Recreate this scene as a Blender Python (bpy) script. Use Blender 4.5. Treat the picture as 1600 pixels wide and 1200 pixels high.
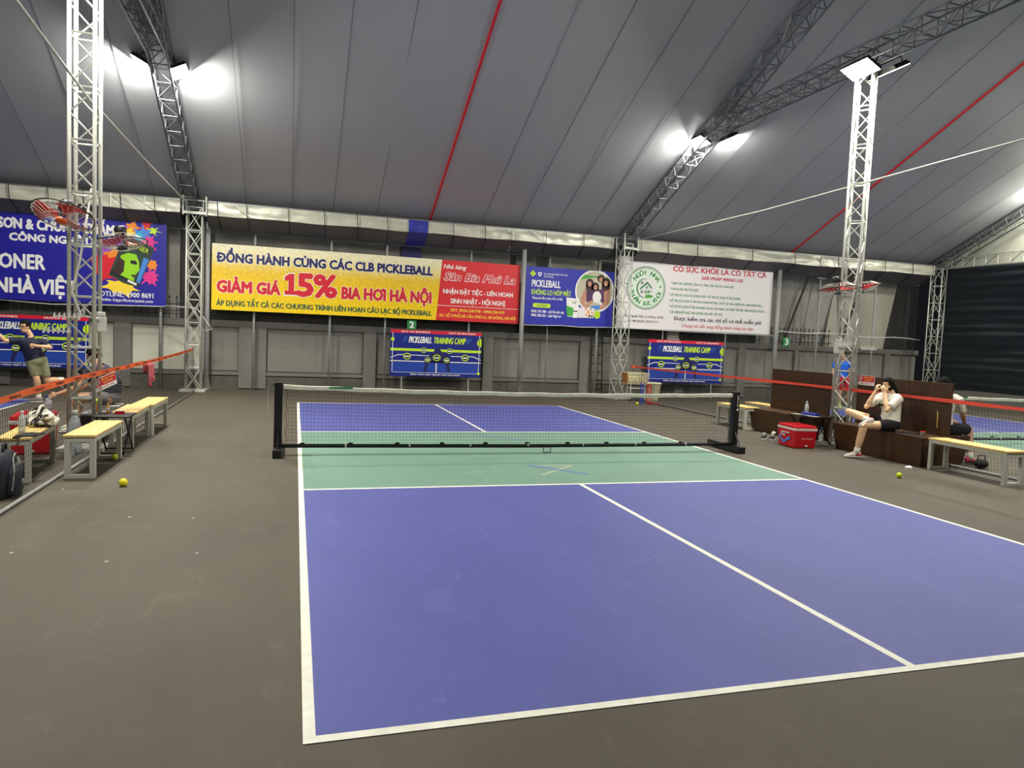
import bpy, bmesh, math, random, unicodedata
from mathutils import Vector, Matrix, noise
random.seed(7)
for o in list(bpy.data.objects): bpy.data.objects.remove(o)
SC = bpy.context.scene
COL = SC.collection
PI = math.pi

# ---------------------------------------------------------------- camera
cam_d = bpy.data.cameras.new('camera'); cam = bpy.data.objects.new('camera', cam_d); COL.objects.link(cam)
cam_d.sensor_fit = 'HORIZONTAL'; cam_d.sensor_width = 36.0; cam_d.lens = 1115.73 / 1600 * 36
cam_d.clip_start = 0.05; cam_d.clip_end = 200
YAW, PITCH, ROLL = .296332, .0658529, .042141
f = Vector((math.sin(YAW)*math.cos(PITCH), math.cos(YAW)*math.cos(PITCH), -math.sin(PITCH)))
r0 = Vector((math.cos(YAW), -math.sin(YAW), 0)); u0 = r0.cross(f)
rt = r0*math.cos(ROLL) + u0*math.sin(ROLL); up = rt.cross(f)
M = Matrix((rt, up, -f)).transposed().to_4x4(); M.translation = Vector((-3.1111, -9.501, 1.62686))
cam.matrix_world = M
SC.camera = cam

# ---------------------------------------------------------------- colour and world
SC.view_settings.view_transform = 'Standard'; SC.view_settings.look = 'None'
SC.view_settings.gamma = 1.0; SC.view_settings.use_curve_mapping = False
SC.view_settings.exposure = 0.0
W = bpy.data.worlds.new('night'); SC.world = W; W.use_nodes = True
W.node_tree.nodes['Background'].inputs[0].default_value = (.35, .38, .45, 1)
W.node_tree.nodes['Background'].inputs[1].default_value = .02
FLOOD_W = 285.0       # watts of each LED flood head
NEAR_W = 155.0        # the dimmer row behind the viewer's end

def lin(c):
    return tuple((x/12.92 if x <= .04045 else ((x+.055)/1.055)**2.4) for x in c)
def rgb(r, g, b): return lin((r/255, g/255, b/255))

# ---------------------------------------------------------------- materials
MATS = {}
def mat(name, col, rough=.6, metal=0, var=0, scale=6, bump=0, bscale=60, emit=None, alpha=None, spec=None, stretch=None, trans=0, dirt=None):
    if name in MATS: return MATS[name]
    m = bpy.data.materials.new(name); m.use_nodes = True; nt = m.node_tree; N = nt.nodes; L = nt.links
    p = N['Principled BSDF']
    p.inputs['Base Color'].default_value = (*col, 1); p.inputs['Roughness'].default_value = rough
    p.inputs['Metallic'].default_value = metal
    if spec is not None: p.inputs['Specular IOR Level'].default_value = spec
    if trans: p.inputs['Transmission Weight'].default_value = trans
    if alpha is not None: p.inputs['Alpha'].default_value = alpha
    if emit: p.inputs['Emission Color'].default_value = (*emit[:3], 1); p.inputs['Emission Strength'].default_value = emit[3]
    tc = N.new('ShaderNodeTexCoord'); mp = N.new('ShaderNodeMapping'); L.new(tc.outputs['Object'], mp.inputs[0])
    if stretch: mp.inputs['Scale'].default_value = stretch
    if var:
        nz = N.new('ShaderNodeTexNoise'); nz.inputs['Scale'].default_value = scale; nz.inputs['Detail'].default_value = 6
        nz.inputs['Roughness'].default_value = .6
        L.new(mp.outputs[0], nz.inputs['Vector'])
        rp = N.new('ShaderNodeValToRGB'); rp.color_ramp.elements[0].position = .3; rp.color_ramp.elements[1].position = .7
        rp.color_ramp.elements[0].color = (*[c*(1-var) for c in col], 1)
        hi = dirt if dirt else [min(1, c*(1+var)) for c in col]
        rp.color_ramp.elements[1].color = (*hi, 1)
        L.new(nz.outputs['Fac'], rp.inputs[0]); L.new(rp.outputs[0], p.inputs['Base Color'])
    if bump:
        n2 = N.new('ShaderNodeTexNoise'); n2.inputs['Scale'].default_value = bscale; n2.inputs['Detail'].default_value = 4
        L.new(mp.outputs[0], n2.inputs['Vector'])
        b = N.new('ShaderNodeBump'); b.inputs['Strength'].default_value = bump; b.inputs['Distance'].default_value = .02
        L.new(n2.outputs['Fac'], b.inputs['Height']); L.new(b.outputs[0], p.inputs['Normal'])
    MATS[name] = m
    return m

def floor_mat(name, col, worn, rough, k=.16):
    """acrylic court paint: base tone, broad cloudy wear, fine sand grain and pale scuffs"""
    m = bpy.data.materials.new(name); m.use_nodes = True; nt = m.node_tree; N = nt.nodes; L = nt.links; p = N['Principled BSDF']
    tc = N.new('ShaderNodeTexCoord')
    a = N.new('ShaderNodeTexNoise'); a.inputs['Scale'].default_value = .9; a.inputs['Detail'].default_value = 8; a.inputs['Roughness'].default_value = .62
    mp = N.new('ShaderNodeMapping'); mp.inputs['Scale'].default_value = (1, .55, 1); L.new(tc.outputs['Object'], mp.inputs[0]); L.new(mp.outputs[0], a.inputs['Vector'])
    r = N.new('ShaderNodeValToRGB'); r.color_ramp.elements[0].position = .32; r.color_ramp.elements[1].position = .72
    r.color_ramp.elements[0].color = (*[c*(1-k) for c in col], 1); r.color_ramp.elements[1].color = (*[c*(1+k) for c in col], 1)
    L.new(a.outputs['Fac'], r.inputs[0])
    g = N.new('ShaderNodeTexNoise'); g.inputs['Scale'].default_value = 170; g.inputs['Detail'].default_value = 3; L.new(tc.outputs['Object'], g.inputs['Vector'])
    gm = N.new('ShaderNodeMapRange'); gm.inputs['From Min'].default_value = .3; gm.inputs['From Max'].default_value = .7
    gm.inputs['To Min'].default_value = .9; gm.inputs['To Max'].default_value = 1.1; L.new(g.outputs['Fac'], gm.inputs['Value'])
    mul = N.new('ShaderNodeVectorMath'); mul.operation = 'SCALE'; L.new(r.outputs[0], mul.inputs[0]); L.new(gm.outputs[0], mul.inputs['Scale'])
    s = N.new('ShaderNodeTexNoise'); s.inputs['Scale'].default_value = 3.2; s.inputs['Detail'].default_value = 9; s.inputs['Roughness'].default_value = .75; s.inputs['Distortion'].default_value = 1.2
    L.new(mp.outputs[0], s.inputs['Vector'])
    sr = N.new('ShaderNodeValToRGB'); sr.color_ramp.elements[0].position = .56; sr.color_ramp.elements[1].position = .80
    sr.color_ramp.elements[0].color = (0, 0, 0, 1); sr.color_ramp.elements[1].color = (.5, .5, .5, 1); L.new(s.outputs['Fac'], sr.inputs[0])
    mx = N.new('ShaderNodeMix'); mx.data_type = 'RGBA'; L.new(sr.outputs[0], mx.inputs[0]); L.new(mul.outputs[0], mx.inputs[6]); mx.inputs[7].default_value = (*worn, 1)
    L.new(mx.outputs[2], p.inputs['Base Color']); p.inputs['Roughness'].default_value = rough; p.inputs['Specular IOR Level'].default_value = .35
    b = N.new('ShaderNodeBump'); b.inputs['Strength'].default_value = .35; b.inputs['Distance'].default_value = .004
    L.new(g.outputs['Fac'], b.inputs['Height']); L.new(b.outputs[0], p.inputs['Normal'])
    return m

M_floor = floor_mat('grey_acrylic', rgb(84, 78, 67), rgb(118, 111, 98), .75, .16)
M_blue = floor_mat('violet_acrylic', rgb(82, 88, 156), rgb(118, 122, 182), .62, .08)
M_green = floor_mat('green_acrylic', rgb(110, 145, 128), rgb(142, 172, 156), .65, .07)
M_line = mat('line_paint', rgb(232, 232, 214), .6, var=.12, scale=14, dirt=rgb(240, 240, 228))
M_roof = mat('roof_pvc', rgb(170, 172, 177), .40, var=.03, scale=.4, bump=.08, bscale=1.6)
M_seam = mat('roof_seam', rgb(84, 86, 96), .5)
M_redseam = mat('red_band', rgb(215, 30, 40), .5)
M_galv = mat('painted_truss', rgb(198, 200, 190), .42, .25, var=.12, scale=20)
M_truss = mat('grey_truss', rgb(120, 123, 127), .4, .5, var=.1, scale=20)
M_pole = mat('galvanised_pole', rgb(158, 160, 158), .5, .2, var=.18, scale=8, stretch=(1, 1, .3))
M_wallgrey = mat('grey_wall_paint', rgb(128, 127, 120), .85, var=.10, scale=1.6, bump=.15, bscale=25)
M_wallpil = mat('grey_pilaster_paint', rgb(118, 117, 111), .85, var=.10, scale=2, bump=.15, bscale=25)
M_wallpale = mat('pale_wall_paint', rgb(196, 196, 182), .85, var=.10, scale=1.4, bump=.15, bscale=25)
M_walldark = mat('dark_wall_foot', rgb(90, 88, 80), .9, var=.25, scale=3)
M_tarp = mat('grey_tarp', rgb(158, 157, 150), .6, var=.30, scale=1.1, bump=.4, bscale=4, stretch=(1, 1, .4))
M_tarplight = mat('pale_tarp', rgb(190, 188, 172), .55, var=.12, scale=1.3, bump=.4, bscale=4, stretch=(1, 1, .4))
M_tarpdark = mat('dark_tarp', rgb(42, 42, 46), .7, var=.3, scale=1.0, bump=.4, bscale=4)
M_silver = mat('silver_tarp', rgb(188, 188, 172), .38, .15, var=.10, scale=3, bump=.5, bscale=5)
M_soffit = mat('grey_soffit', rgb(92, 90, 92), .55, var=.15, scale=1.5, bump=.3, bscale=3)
M_bluetarp = mat('blue_tarp', rgb(38, 48, 150), .5, var=.2, scale=3, bump=.3, bscale=5)
M_curtain = mat('dark_curtain', rgb(26, 36, 42), .9, var=.3, scale=2.5, stretch=(.3, .3, 6))
M_gable = mat('gable_pvc', rgb(205, 208, 190), .5, var=.05, scale=1)
M_wire = mat('chain_link_wire', rgb(128, 128, 122), .45, .5)
M_black = mat('black_steel', rgb(12, 12, 13), .45, .2)
M_blackpl = mat('black_plastic', rgb(18, 18, 20), .4)
M_iron = mat('dark_iron', rgb(30, 29, 28), .55, .4)
M_net = mat('net_cord', rgb(22, 24, 22), .8)
M_netband = mat('net_tape', rgb(214, 212, 196), .65, var=.15, scale=9)
M_orange = mat('orange_tape', rgb(255, 110, 45), .45, emit=None, var=.06, scale=5)
M_coral = mat('coral_tape', rgb(242, 84, 66), .45, var=.06, scale=5)
M_white = mat('white_paint', rgb(228, 228, 220), .45)
M_whitepl = mat('white_plastic', rgb(220, 220, 212), .4)
M_frame = mat('bench_frame_paint', rgb(182, 184, 170), .42, var=.05, scale=6)
M_red = mat('red_plastic', rgb(196, 16, 32), .32)
M_redfan = mat('red_fan_blade', rgb(190, 22, 28), .22, alpha=.72)
M_orangehub = mat('orange_hub', rgb(235, 100, 30), .3)
M_yball = mat('yellow_ball', rgb(240, 226, 20), .4)
M_lball = mat('lime_ball', rgb(205, 225, 30), .4)
M_ballhole = mat('ball_hole', rgb(90, 85, 10), .6)
M_skin = mat('skin', rgb(205, 160, 125), .55)
M_skinpale = mat('pale_skin', rgb(232, 192, 150), .5)
M_lip = mat('lips', rgb(160, 95, 85), .6)
M_hair = mat('hair', rgb(16, 14, 14), .85, spec=.15)
M_navycl = mat('navy_cloth', rgb(22, 28, 52), .85, var=.2, scale=30)
M_khaki = mat('khaki_cloth', rgb(120, 120, 92), .85, var=.1, scale=30)
M_whitecl = mat('white_cloth', rgb(225, 222, 208), .85, var=.05, scale=30)
M_blackcl = mat('black_cloth', rgb(18, 18, 22), .85)
M_greycl = mat('grey_cloth', rgb(120, 118, 122), .85)
M_bluecl = mat('blue_cloth', rgb(28, 100, 215), .8)
M_redcl = mat('red_cloth', rgb(178, 24, 48), .8)
M_pink = mat('pink_rubber', rgb(222, 60, 100), .5)
M_neon = mat('neon_shoe', rgb(195, 230, 30), .5)
M_glass = mat('clear_bottle', rgb(225, 232, 235), .15, trans=.4)
M_label = mat('bottle_label', rgb(190, 200, 200), .5, var=.35, scale=40)
M_bluepl = mat('blue_plastic', rgb(40, 60, 175), .4)
M_cream = mat('cream_plastic', rgb(226, 218, 178), .45)
M_towel = mat('red_towel', rgb(205, 70, 80), .95, var=.35, scale=25, dirt=rgb(225, 130, 135), bump=.5, bscale=90)
M_camo = mat('patterned_bag', rgb(70, 66, 60), .9, var=.8, scale=9, dirt=rgb(235, 230, 210))
for n_ in M_camo.node_tree.nodes:
    if n_.type == 'VALTORGB': n_.color_ramp.elements[0].position = .46; n_.color_ramp.elements[1].position = .53
M_pack = mat('navy_backpack', rgb(24, 28, 44), .75, var=.25, scale=12, bump=.3, bscale=40)
M_packgrey = mat('grey_backpack_panel', rgb(165, 165, 155), .8)
M_led = mat('led_lens', (1, 1, 1), .4, emit=(1.0, .98, .88, 26.0))
M_rubber = mat('white_sole', rgb(225, 222, 215), .6)
M_amber = mat('amber_drink', rgb(190, 120, 30), .3)

def wood_mat(name, c1, c2, rough, sc, stretch):
    m = bpy.data.materials.new(name); m.use_nodes = True; N = m.node_tree.nodes; L = m.node_tree.links; p = N['Principled BSDF']
    tc = N.new('ShaderNodeTexCoord'); mp = N.new('ShaderNodeMapping'); mp.inputs['Scale'].default_value = stretch; L.new(tc.outputs['Object'], mp.inputs[0])
    n = N.new('ShaderNodeTexNoise'); n.inputs['Scale'].default_value = sc; n.inputs['Detail'].default_value = 8; n.inputs['Distortion'].default_value = .6
    L.new(mp.outputs[0], n.inputs['Vector']); r = N.new('ShaderNodeValToRGB'); r.color_ramp.elements[0].position = .35; r.color_ramp.elements[1].position = .68
    r.color_ramp.elements[0].color = (*c1, 1); r.color_ramp.elements[1].color = (*c2, 1); L.new(n.outputs['Fac'], r.inputs[0]); L.new(r.outputs[0], p.inputs['Base Color'])
    p.inputs['Roughness'].default_value = rough
    return m
M_pine = wood_mat('pine_board', rgb(206, 166, 92), rgb(236, 208, 138), .5, 9, (6, .8, 1))
M_dark = wood_mat('dark_stained_board', rgb(60, 38, 18), rgb(78, 50, 25), .42, 5, (1, 3, .35))
M_pineedge = mat('pine_edge', rgb(170, 116, 52), .6)

P = {k: mat('print_'+k, rgb(*v), .45) for k, v in dict(white=(240, 240, 236), navy=(30, 28, 84), red=(206, 26, 46), dkgreen=(14, 84, 66), yellow=(250, 215, 60), lime=(198, 232, 40),
    crimson=(196, 24, 62), green=(38, 136, 70), black=(28, 28, 34), blue=(34, 40, 170), deep=(30, 26, 150), train=(8, 30, 128), trainlight=(30, 66, 165), camred=(214, 22, 54),
    skyblue=(70, 140, 225), purple=(150, 80, 190), orange=(238, 140, 40), pink=(226, 50, 140), splred=(216, 30, 50), tin=(40, 62, 54), tinface=(150, 215, 30), paleg=(226, 238, 224),
    skin=(196, 142, 116), hair=(58, 36, 36), sand=(196, 190, 168), plum=(84, 50, 92), leaf=(70, 170, 60), banner_white=(232, 228, 230), banner_blue=(40, 46, 168), banner_red=(212, 34, 42), ghost=(40, 90, 170), sign_green=(40, 130, 70), cyan=(70, 190, 215)).items()}

def yellow_banner_mat():
    m = bpy.data.materials.new('beer_print'); m.use_nodes = True; N = m.node_tree.nodes; L = m.node_tree.links; p = N['Principled BSDF']; p.inputs['Roughness'].default_value = .45
    tc = N.new('ShaderNodeTexCoord'); sp = N.new('ShaderNodeSeparateXYZ'); L.new(tc.outputs['Object'], sp.inputs[0])
    n = N.new('ShaderNodeTexNoise'); n.inputs['Scale'].default_value = 14; n.inputs['Detail'].default_value = 9; n.inputs['Roughness'].default_value = .8; L.new(tc.outputs['Object'], n.inputs['Vector'])
    ad = N.new('ShaderNodeMath'); ad.operation = 'MULTIPLY_ADD'; L.new(n.outputs['Fac'], ad.inputs[0]); ad.inputs[1].default_value = .9; L.new(sp.outputs['Z'], ad.inputs[2])
    mr = N.new('ShaderNodeMapRange'); mr.inputs['From Min'].default_value = 2.4; mr.inputs['From Max'].default_value = 4.1; L.new(ad.outputs[0], mr.inputs['Value'])
    r = N.new('ShaderNodeValToRGB'); e = r.color_ramp.elements; e[0].position = 0; e[0].color = (*rgb(252, 214, 0), 1); e[1].position = .95; e[1].color = (*rgb(240, 234, 200), 1)
    x = r.color_ramp.elements.new(.35); x.color = (*rgb(245, 206, 10), 1); x = r.color_ramp.elements.new(.6); x.color = (*rgb(238, 196, 40), 1); x = r.color_ramp.elements.new(.74); x.color = (*rgb(238, 220, 140), 1)
    L.new(mr.outputs[0], r.inputs[0])
    g = N.new('ShaderNodeTexVoronoi'); g.inputs['Scale'].default_value = 22; L.new(tc.outputs['Object'], g.inputs['Vector'])
    gr = N.new('ShaderNodeMapRange'); gr.inputs['To Min'].default_value = 1.08; gr.inputs['To Max'].default_value = .78; L.new(g.outputs['Distance'], gr.inputs['Value'])
    sc = N.new('ShaderNodeVectorMath'); sc.operation = 'SCALE'; L.new(r.outputs[0], sc.inputs[0]); L.new(gr.outputs[0], sc.inputs['Scale'])
    L.new(sc.outputs[0], p.inputs['Base Color']); return m
M_beer = yellow_banner_mat()

# ---------------------------------------------------------------- mesh helpers
class MB:
    def __init__(s): s.v = []; s.f = []
    def add(s, vs, fs):
        n = len(s.v); s.v += [tuple(v) for v in vs]; s.f += [tuple(n+i for i in q) for q in fs]; return s
    def box(s, lo, hi):
        x0, y0, z0 = lo; x1, y1, z1 = hi
        return s.add([(x0,y0,z0),(x1,y0,z0),(x1,y1,z0),(x0,y1,z0),(x0,y0,z1),(x1,y0,z1),(x1,y1,z1),(x0,y1,z1)],
                     [(0,3,2,1),(4,5,6,7),(0,1,5,4),(1,2,6,5),(2,3,7,6),(3,0,4,7)])
    def tube(s, pts, r, n=6, cap=True, close=False):
        pts = [Vector(p) for p in pts]; k = len(pts); rs = r if isinstance(r, (list, tuple)) else [r]*k
        vs = []; prev = None
        for i, p in enumerate(pts):
            if close: d = pts[(i+1) % k]-pts[i-1]
            else: d = (pts[min(i+1, k-1)]-pts[max(i-1, 0)])
            d.normalize()
            if prev is None:
                a = Vector((0, 0, 1)) if abs(d.z) < .9 else Vector((0, 1, 0)); x = d.cross(a).normalized()
            else:
                x = (prev - d*prev.dot(d)).normalized()
            prev = x; y = d.cross(x)
            for j in range(n):
                t = 2*PI*(j+.5)/n; vs.append(p + (x*math.cos(t)+y*math.sin(t))*rs[i])
        fs = []
        for i in range(k if close else k-1):
            i2 = (i+1) % k
            for j in range(n): fs.append((i*n+j, i*n+(j+1) % n, i2*n+(j+1) % n, i2*n+j))
        if cap and not close: fs.append(tuple(reversed(range(n)))); fs.append(tuple((k-1)*n+j for j in range(n)))
        return s.add(vs, fs)
    def lathe(s, prof, c=(0, 0, 0), n=16, axis='z'):
        vs = []; fs = []; k = len(prof)
        for r, h in prof:
            for j in range(n):
                t = 2*PI*j/n; q = (r*math.cos(t), r*math.sin(t), h)
                if axis == 'y': q = (q[0], q[2], q[1])
                if axis == 'x': q = (q[2], q[0], q[1])
                vs.append((q[0]+c[0], q[1]+c[1], q[2]+c[2]))
        for i in range(k-1):
            for j in range(n): fs.append((i*n+j, i*n+(j+1) % n, (i+1)*n+(j+1) % n, (i+1)*n+j))
        fs.append(tuple(reversed(range(n)))); fs.append(tuple((k-1)*n+j for j in range(n)))
        return s.add(vs, fs)
    def ball(s, c, r, n=12, m=8, sc=(1, 1, 1)):
        prof = [(max(1e-4, math.sin(PI*i/m)), -math.cos(PI*i/m)) for i in range(m+1)]
        b = MB().lathe([(r*a, r*h) for a, h in prof], n=n)
        return s.add([(c[0]+x*sc[0], c[1]+y*sc[1], c[2]+z*sc[2]) for x, y, z in b.v], b.f)
    def prism(s, poly, y0, y1):          # polygon in x,z extruded along y
        n = len(poly); vs = [(x, y0, z) for x, z in poly]+[(x, y1, z) for x, z in poly]
        fs = [tuple(range(n)), tuple(reversed(range(n, 2*n)))]+[(i, i+n, (i+1) % n+n, (i+1) % n) for i in range(n)]
        return s.add(vs, fs)
    def grid(s, fn, nu, nv):
        vs = [fn(i/nu, j/nv) for j in range(nv+1) for i in range(nu+1)]
        return s.add(vs, [(j*(nu+1)+i, j*(nu+1)+i+1, (j+1)*(nu+1)+i+1, (j+1)*(nu+1)+i) for j in range(nv) for i in range(nu)])
    def xf(s, M):
        s.v = [tuple(M @ Vector(v)) for v in s.v]; return s
    def ob(s, name, m, parent=None, smooth=False, bevel=0, solid=0, **kw):
        me = bpy.data.meshes.new(name); me.from_pydata(s.v, [], s.f); me.materials.append(m); me.update()
        bm = bmesh.new(); bm.from_mesh(me); bmesh.ops.recalc_face_normals(bm, faces=bm.faces)
        bm.to_mesh(me); bm.free()
        if smooth: me.polygons.foreach_set('use_smooth', [True]*len(me.polygons))
        o = bpy.data.objects.new(name, me); COL.objects.link(o)
        if parent is not None:
            o.parent = parent
        if solid:
            q = o.modifiers.new('solid', 'SOLIDIFY'); q.thickness = solid; q.offset = 0
        if bevel:
            q = o.modifiers.new('bevel', 'BEVEL'); q.width = bevel; q.segments = 2; q.limit_method = 'ANGLE'; q.angle_limit = .6
        for k, v in kw.items(): o[k] = v
        return o

def tag(o, label, cat, group=None, kind=None):
    o['label'] = label
    if cat: o['category'] = cat
    if group: o['group'] = group
    if kind: o['kind'] = kind
    return o
def thing(name, label, cat, group=None, loc=(0, 0, 0), rz=0, kind=None):
    o = bpy.data.objects.new(name, None); o.empty_display_size = .2; COL.objects.link(o)
    o.location = loc; o.rotation_euler = (0, 0, rz)
    return tag(o, label, cat, group, kind)
def struct(name, label=None):
    o = bpy.data.objects.new(name, None); COL.objects.link(o); o['kind'] = 'structure'
    if label: o['label'] = label
    return o
def copy_thing(o, loc=None, rz=None, label=None, group=None):
    c = o.copy(); COL.objects.link(c)
    if loc is not None: c.location = loc
    if rz is not None: c.rotation_euler = (0, 0, rz)
    if label: c['label'] = label
    if group: c['group'] = group
    for ch in list(o.children):
        d = ch.copy(); COL.objects.link(d); d.parent = c
        for g in list(ch.children):
            e = g.copy(); COL.objects.link(e); e.parent = d
    return c

def new_text_mesh(s, shear=0, res=2):
    c = bpy.data.curves.new('t', 'FONT'); c.body = s; c.shear = shear; c.resolution_u = res
    o = bpy.data.objects.new('t', c); COL.objects.link(o)
    bpy.context.view_layer.update()
    me = bpy.data.meshes.new_from_object(o.evaluated_get(bpy.context.evaluated_depsgraph_get()))
    vs = [tuple(v.co) for v in me.vertices]; fs = [tuple(p.vertices) for p in me.polygons]
    bpy.data.objects.remove(o); bpy.data.curves.remove(c); bpy.data.meshes.remove(me)
    return vs, fs
CAP = max(v[1] for v in new_text_mesh('H')[0])
def text_geo(s, shear=0):
    def plain(ch):      # the horn letters and the barred D are built from a plain glyph plus a stroke
        ch = {'Đ': 'D', 'đ': 'd'}.get(ch, ch); d = unicodedata.normalize('NFD', ch)
        return unicodedata.normalize('NFC', d.replace('\u031b', '')), '\u031b' in d
    pl = [plain(c) for c in s]; t = ''.join(p[0] for p in pl)
    vs, fs = new_text_mesh(t, shear)
    for i, ch in enumerate(s):
        if pl[i][1]:
            x1 = max(v[0] for v in new_text_mesh(t[:i+1])[0]); tp = CAP if ch.isupper() else CAP*.70; k = 1 if ch.isupper() else .8
            q = [(-.07, -.06), (-.10, -.01), (-.01, .0), (.02, .07), (.075, .07), (.06, -.02), (.0, -.07)]; n = len(vs)
            vs += [(x1+(a*k)+shear*tp-shear*CAP*.0, tp+b*k-(.02 if ch.isupper() else 0), .00003) for a, b in q]; fs.append(tuple(range(n, n+7)))
        if ch in 'Đđ':
            pre = new_text_mesh(t[:i+1])[0]; x1 = max(v[0] for v in pre)
            w = new_text_mesh(t[i])[0]; w0 = min(v[0] for v in w); w1 = max(v[0] for v in w)
            xl = x1-(w1-w0)
            if ch == 'Đ': b = (xl-.07, CAP*.46, xl+(w1-w0)*.48, CAP*.56)
            else: b = (x1-.22, CAP*.86, x1+.07, CAP*.94)
            n = len(vs); sh = shear*CAP*.5
            vs += [(b[0]+sh, b[1], .00004), (b[2]+sh, b[1], .00004), (b[2]+sh, b[3], .00004), (b[0]+sh, b[3], .00004)]; fs.append((n, n+1, n+2, n+3))
    return vs, fs
def lettering(parent, s, x0, x1, zb, zc, m, y, b=0, s_=0, name='lettering', outline=None, ob=0):
    vs, fs = text_geo(s, s_)
    mn = min(v[0] for v in vs); mx = max(v[0] for v in vs)
    kx = (x1-x0)/(mx-mn); kz = (zc-zb)/CAP
    def build(bb, yy, mm, nm):
        mb = MB(); offs = [(0, 0)]
        if bb: offs += [(bb*.5*math.cos(a*PI/4), bb*.5*math.sin(a*PI/4)) for a in range(8 if bb > .02 else 4)] if bb > .006 else [(bb*.5, 0), (-bb*.5, 0)]
        for i, (dx, dz) in enumerate(offs):
            mb.add([(x0+(v[0]-mn)*kx+dx, yy-i*.00008-v[2], zb+v[1]*kz+dz) for v in vs], fs)
        return mb.ob(nm, mm, parent)
    if outline: build(ob, y+.0025, outline, name+'_outline')
    return build(b, y, m, name)
def flat(parent, poly, y, m, name, t=.0006):
    return MB().prism(poly, y, y+t).ob(name, m, parent)
def disc(cx, cz, rx, rz=None, n=24, a0=0, a1=2*PI):
    rz = rz or rx
    return [(cx+rx*math.cos(a0+(a1-a0)*i/n), cz+rz*math.sin(a0+(a1-a0)*i/n)) for i in range(n)]
def ring(parent, cx, cz, r1, r2, y, m, name, n=40, a0=0, a1=2*PI, taper=False):
    mb = MB(); vs = []
    for i in range(n+1):
        a = a0+(a1-a0)*i/n; k = math.sin(PI*i/n) if taper else 1
        ra = r1+(r2-r1)*.5*(1-k); rb = r2-(r2-r1)*.5*(1-k)
        vs += [(cx+ra*math.cos(a), y, cz+ra*math.sin(a)), (cx+rb*math.cos(a), y, cz+rb*math.sin(a))]
    return mb.add(vs, [(2*i, 2*i+1, 2*i+3, 2*i+2) for i in range(n)]).ob(name, m, parent)
def ringtext(parent, s, cx, cz, r, a_start, a_end, size, m, y, inside=False, name='ring_lettering'):
    mb = MB(); n = len(s)
    for i, ch in enumerate(s):
        if ch == ' ': continue
        a = a_start+(a_end-a_start)*(i+.5)/n
        vs, fs = text_geo(ch); w = (min(v[0] for v in vs)+max(v[0] for v in vs))/2; k = size/CAP
        rot = a-PI/2 if not inside else a+PI/2
        for dx in (-.007, 0, .007):
            pts = []
            for v in vs:
                lx = (v[0]-w)*k*1.05+dx; lz = (v[1]-CAP/2)*k
                pts.append((cx+r*math.cos(a)+lx*math.cos(rot)-lz*math.sin(rot), y-dx*.01, cz+r*math.sin(a)+lx*math.sin(rot)+lz*math.cos(rot)))
            mb.add(pts, fs)
    return mb.ob(name, m, parent)
# ================================================================ SETTING
XL, XR = -17.2, 17.3
YB, YN = 10.0, -11.6
fl = struct('floor', 'dark grey acrylic sports floor with painted courts')
MB().grid(lambda u, v: (XL+(XR-XL)*u, YN+(YB+.4-YN)*v, 0), 12, 10).ob('court_surround', M_floor, fl)
def court(cx, tagname):
    hw, hl = 3.05, 6.705; t = .0025
    for y0, y1, m, nm in ((-hl, -2.13, M_blue, 'service_area'), (-2.13, 2.13, M_green, 'kitchen_area'), (2.13, hl, M_blue, 'service_area')):
        MB().box((cx-hw, y0, 0), (cx+hw, y1, t)).ob(nm, m, fl)
    L = .05
    def ln(x0, y0, x1, y1): MB().box((x0, y0, t-.001), (x1, y1, t+.0012)).ob('court_line', M_line, fl)
    ln(cx-hw, -hl, cx-hw+L, hl); ln(cx+hw-L, -hl, cx+hw, hl)
    ln(cx-hw+L, -hl, cx+hw-L, -hl+L); ln(cx-hw+L, hl-L, cx+hw-L, hl)
    ln(cx-hw+L, -2.13, cx+hw-L, -2.13+L); ln(cx-hw+L, 2.13-L, cx+hw-L, 2.13)
    ln(cx-L/2, -hl+L, cx+L/2, -2.13); ln(cx-L/2, 2.13, cx+L/2, hl-L)
court(0, 'mid'); court(-11.0, 'left'); court(11.5, 'right')
# faint painted strips left in the kitchens
M_strip = mat('blue_floor_strip', rgb(78, 104, 176), .6); M_strip2 = mat('worn_sand_strip', rgb(158, 166, 142), .7)
def strip(a, b, w, m, nm, z=.0034):
    a = Vector((*a, 0)); b = Vector((*b, 0)); d = (b-a).normalized(); n = Vector((-d.y, d.x, 0))*w/2
    MB().add([(p.x, p.y, z) for p in (a-n, b-n, b+n, a+n)], [(0, 1, 2, 3)]).ob(nm, m, fl)
strip((-.245, -.93), (.32, -1.58), .05, M_strip, 'floor_strip'); strip((-.26, -1.56), (.33, -1.0), .05, M_strip2, 'floor_strip', .003)
strip((-.2, -1.0), (.33, -.98), .035, M_strip2, 'floor_strip', .0029)
strip((-.245, 1.75), (.36, 1.16), .045, M_strip, 'floor_strip')

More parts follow.
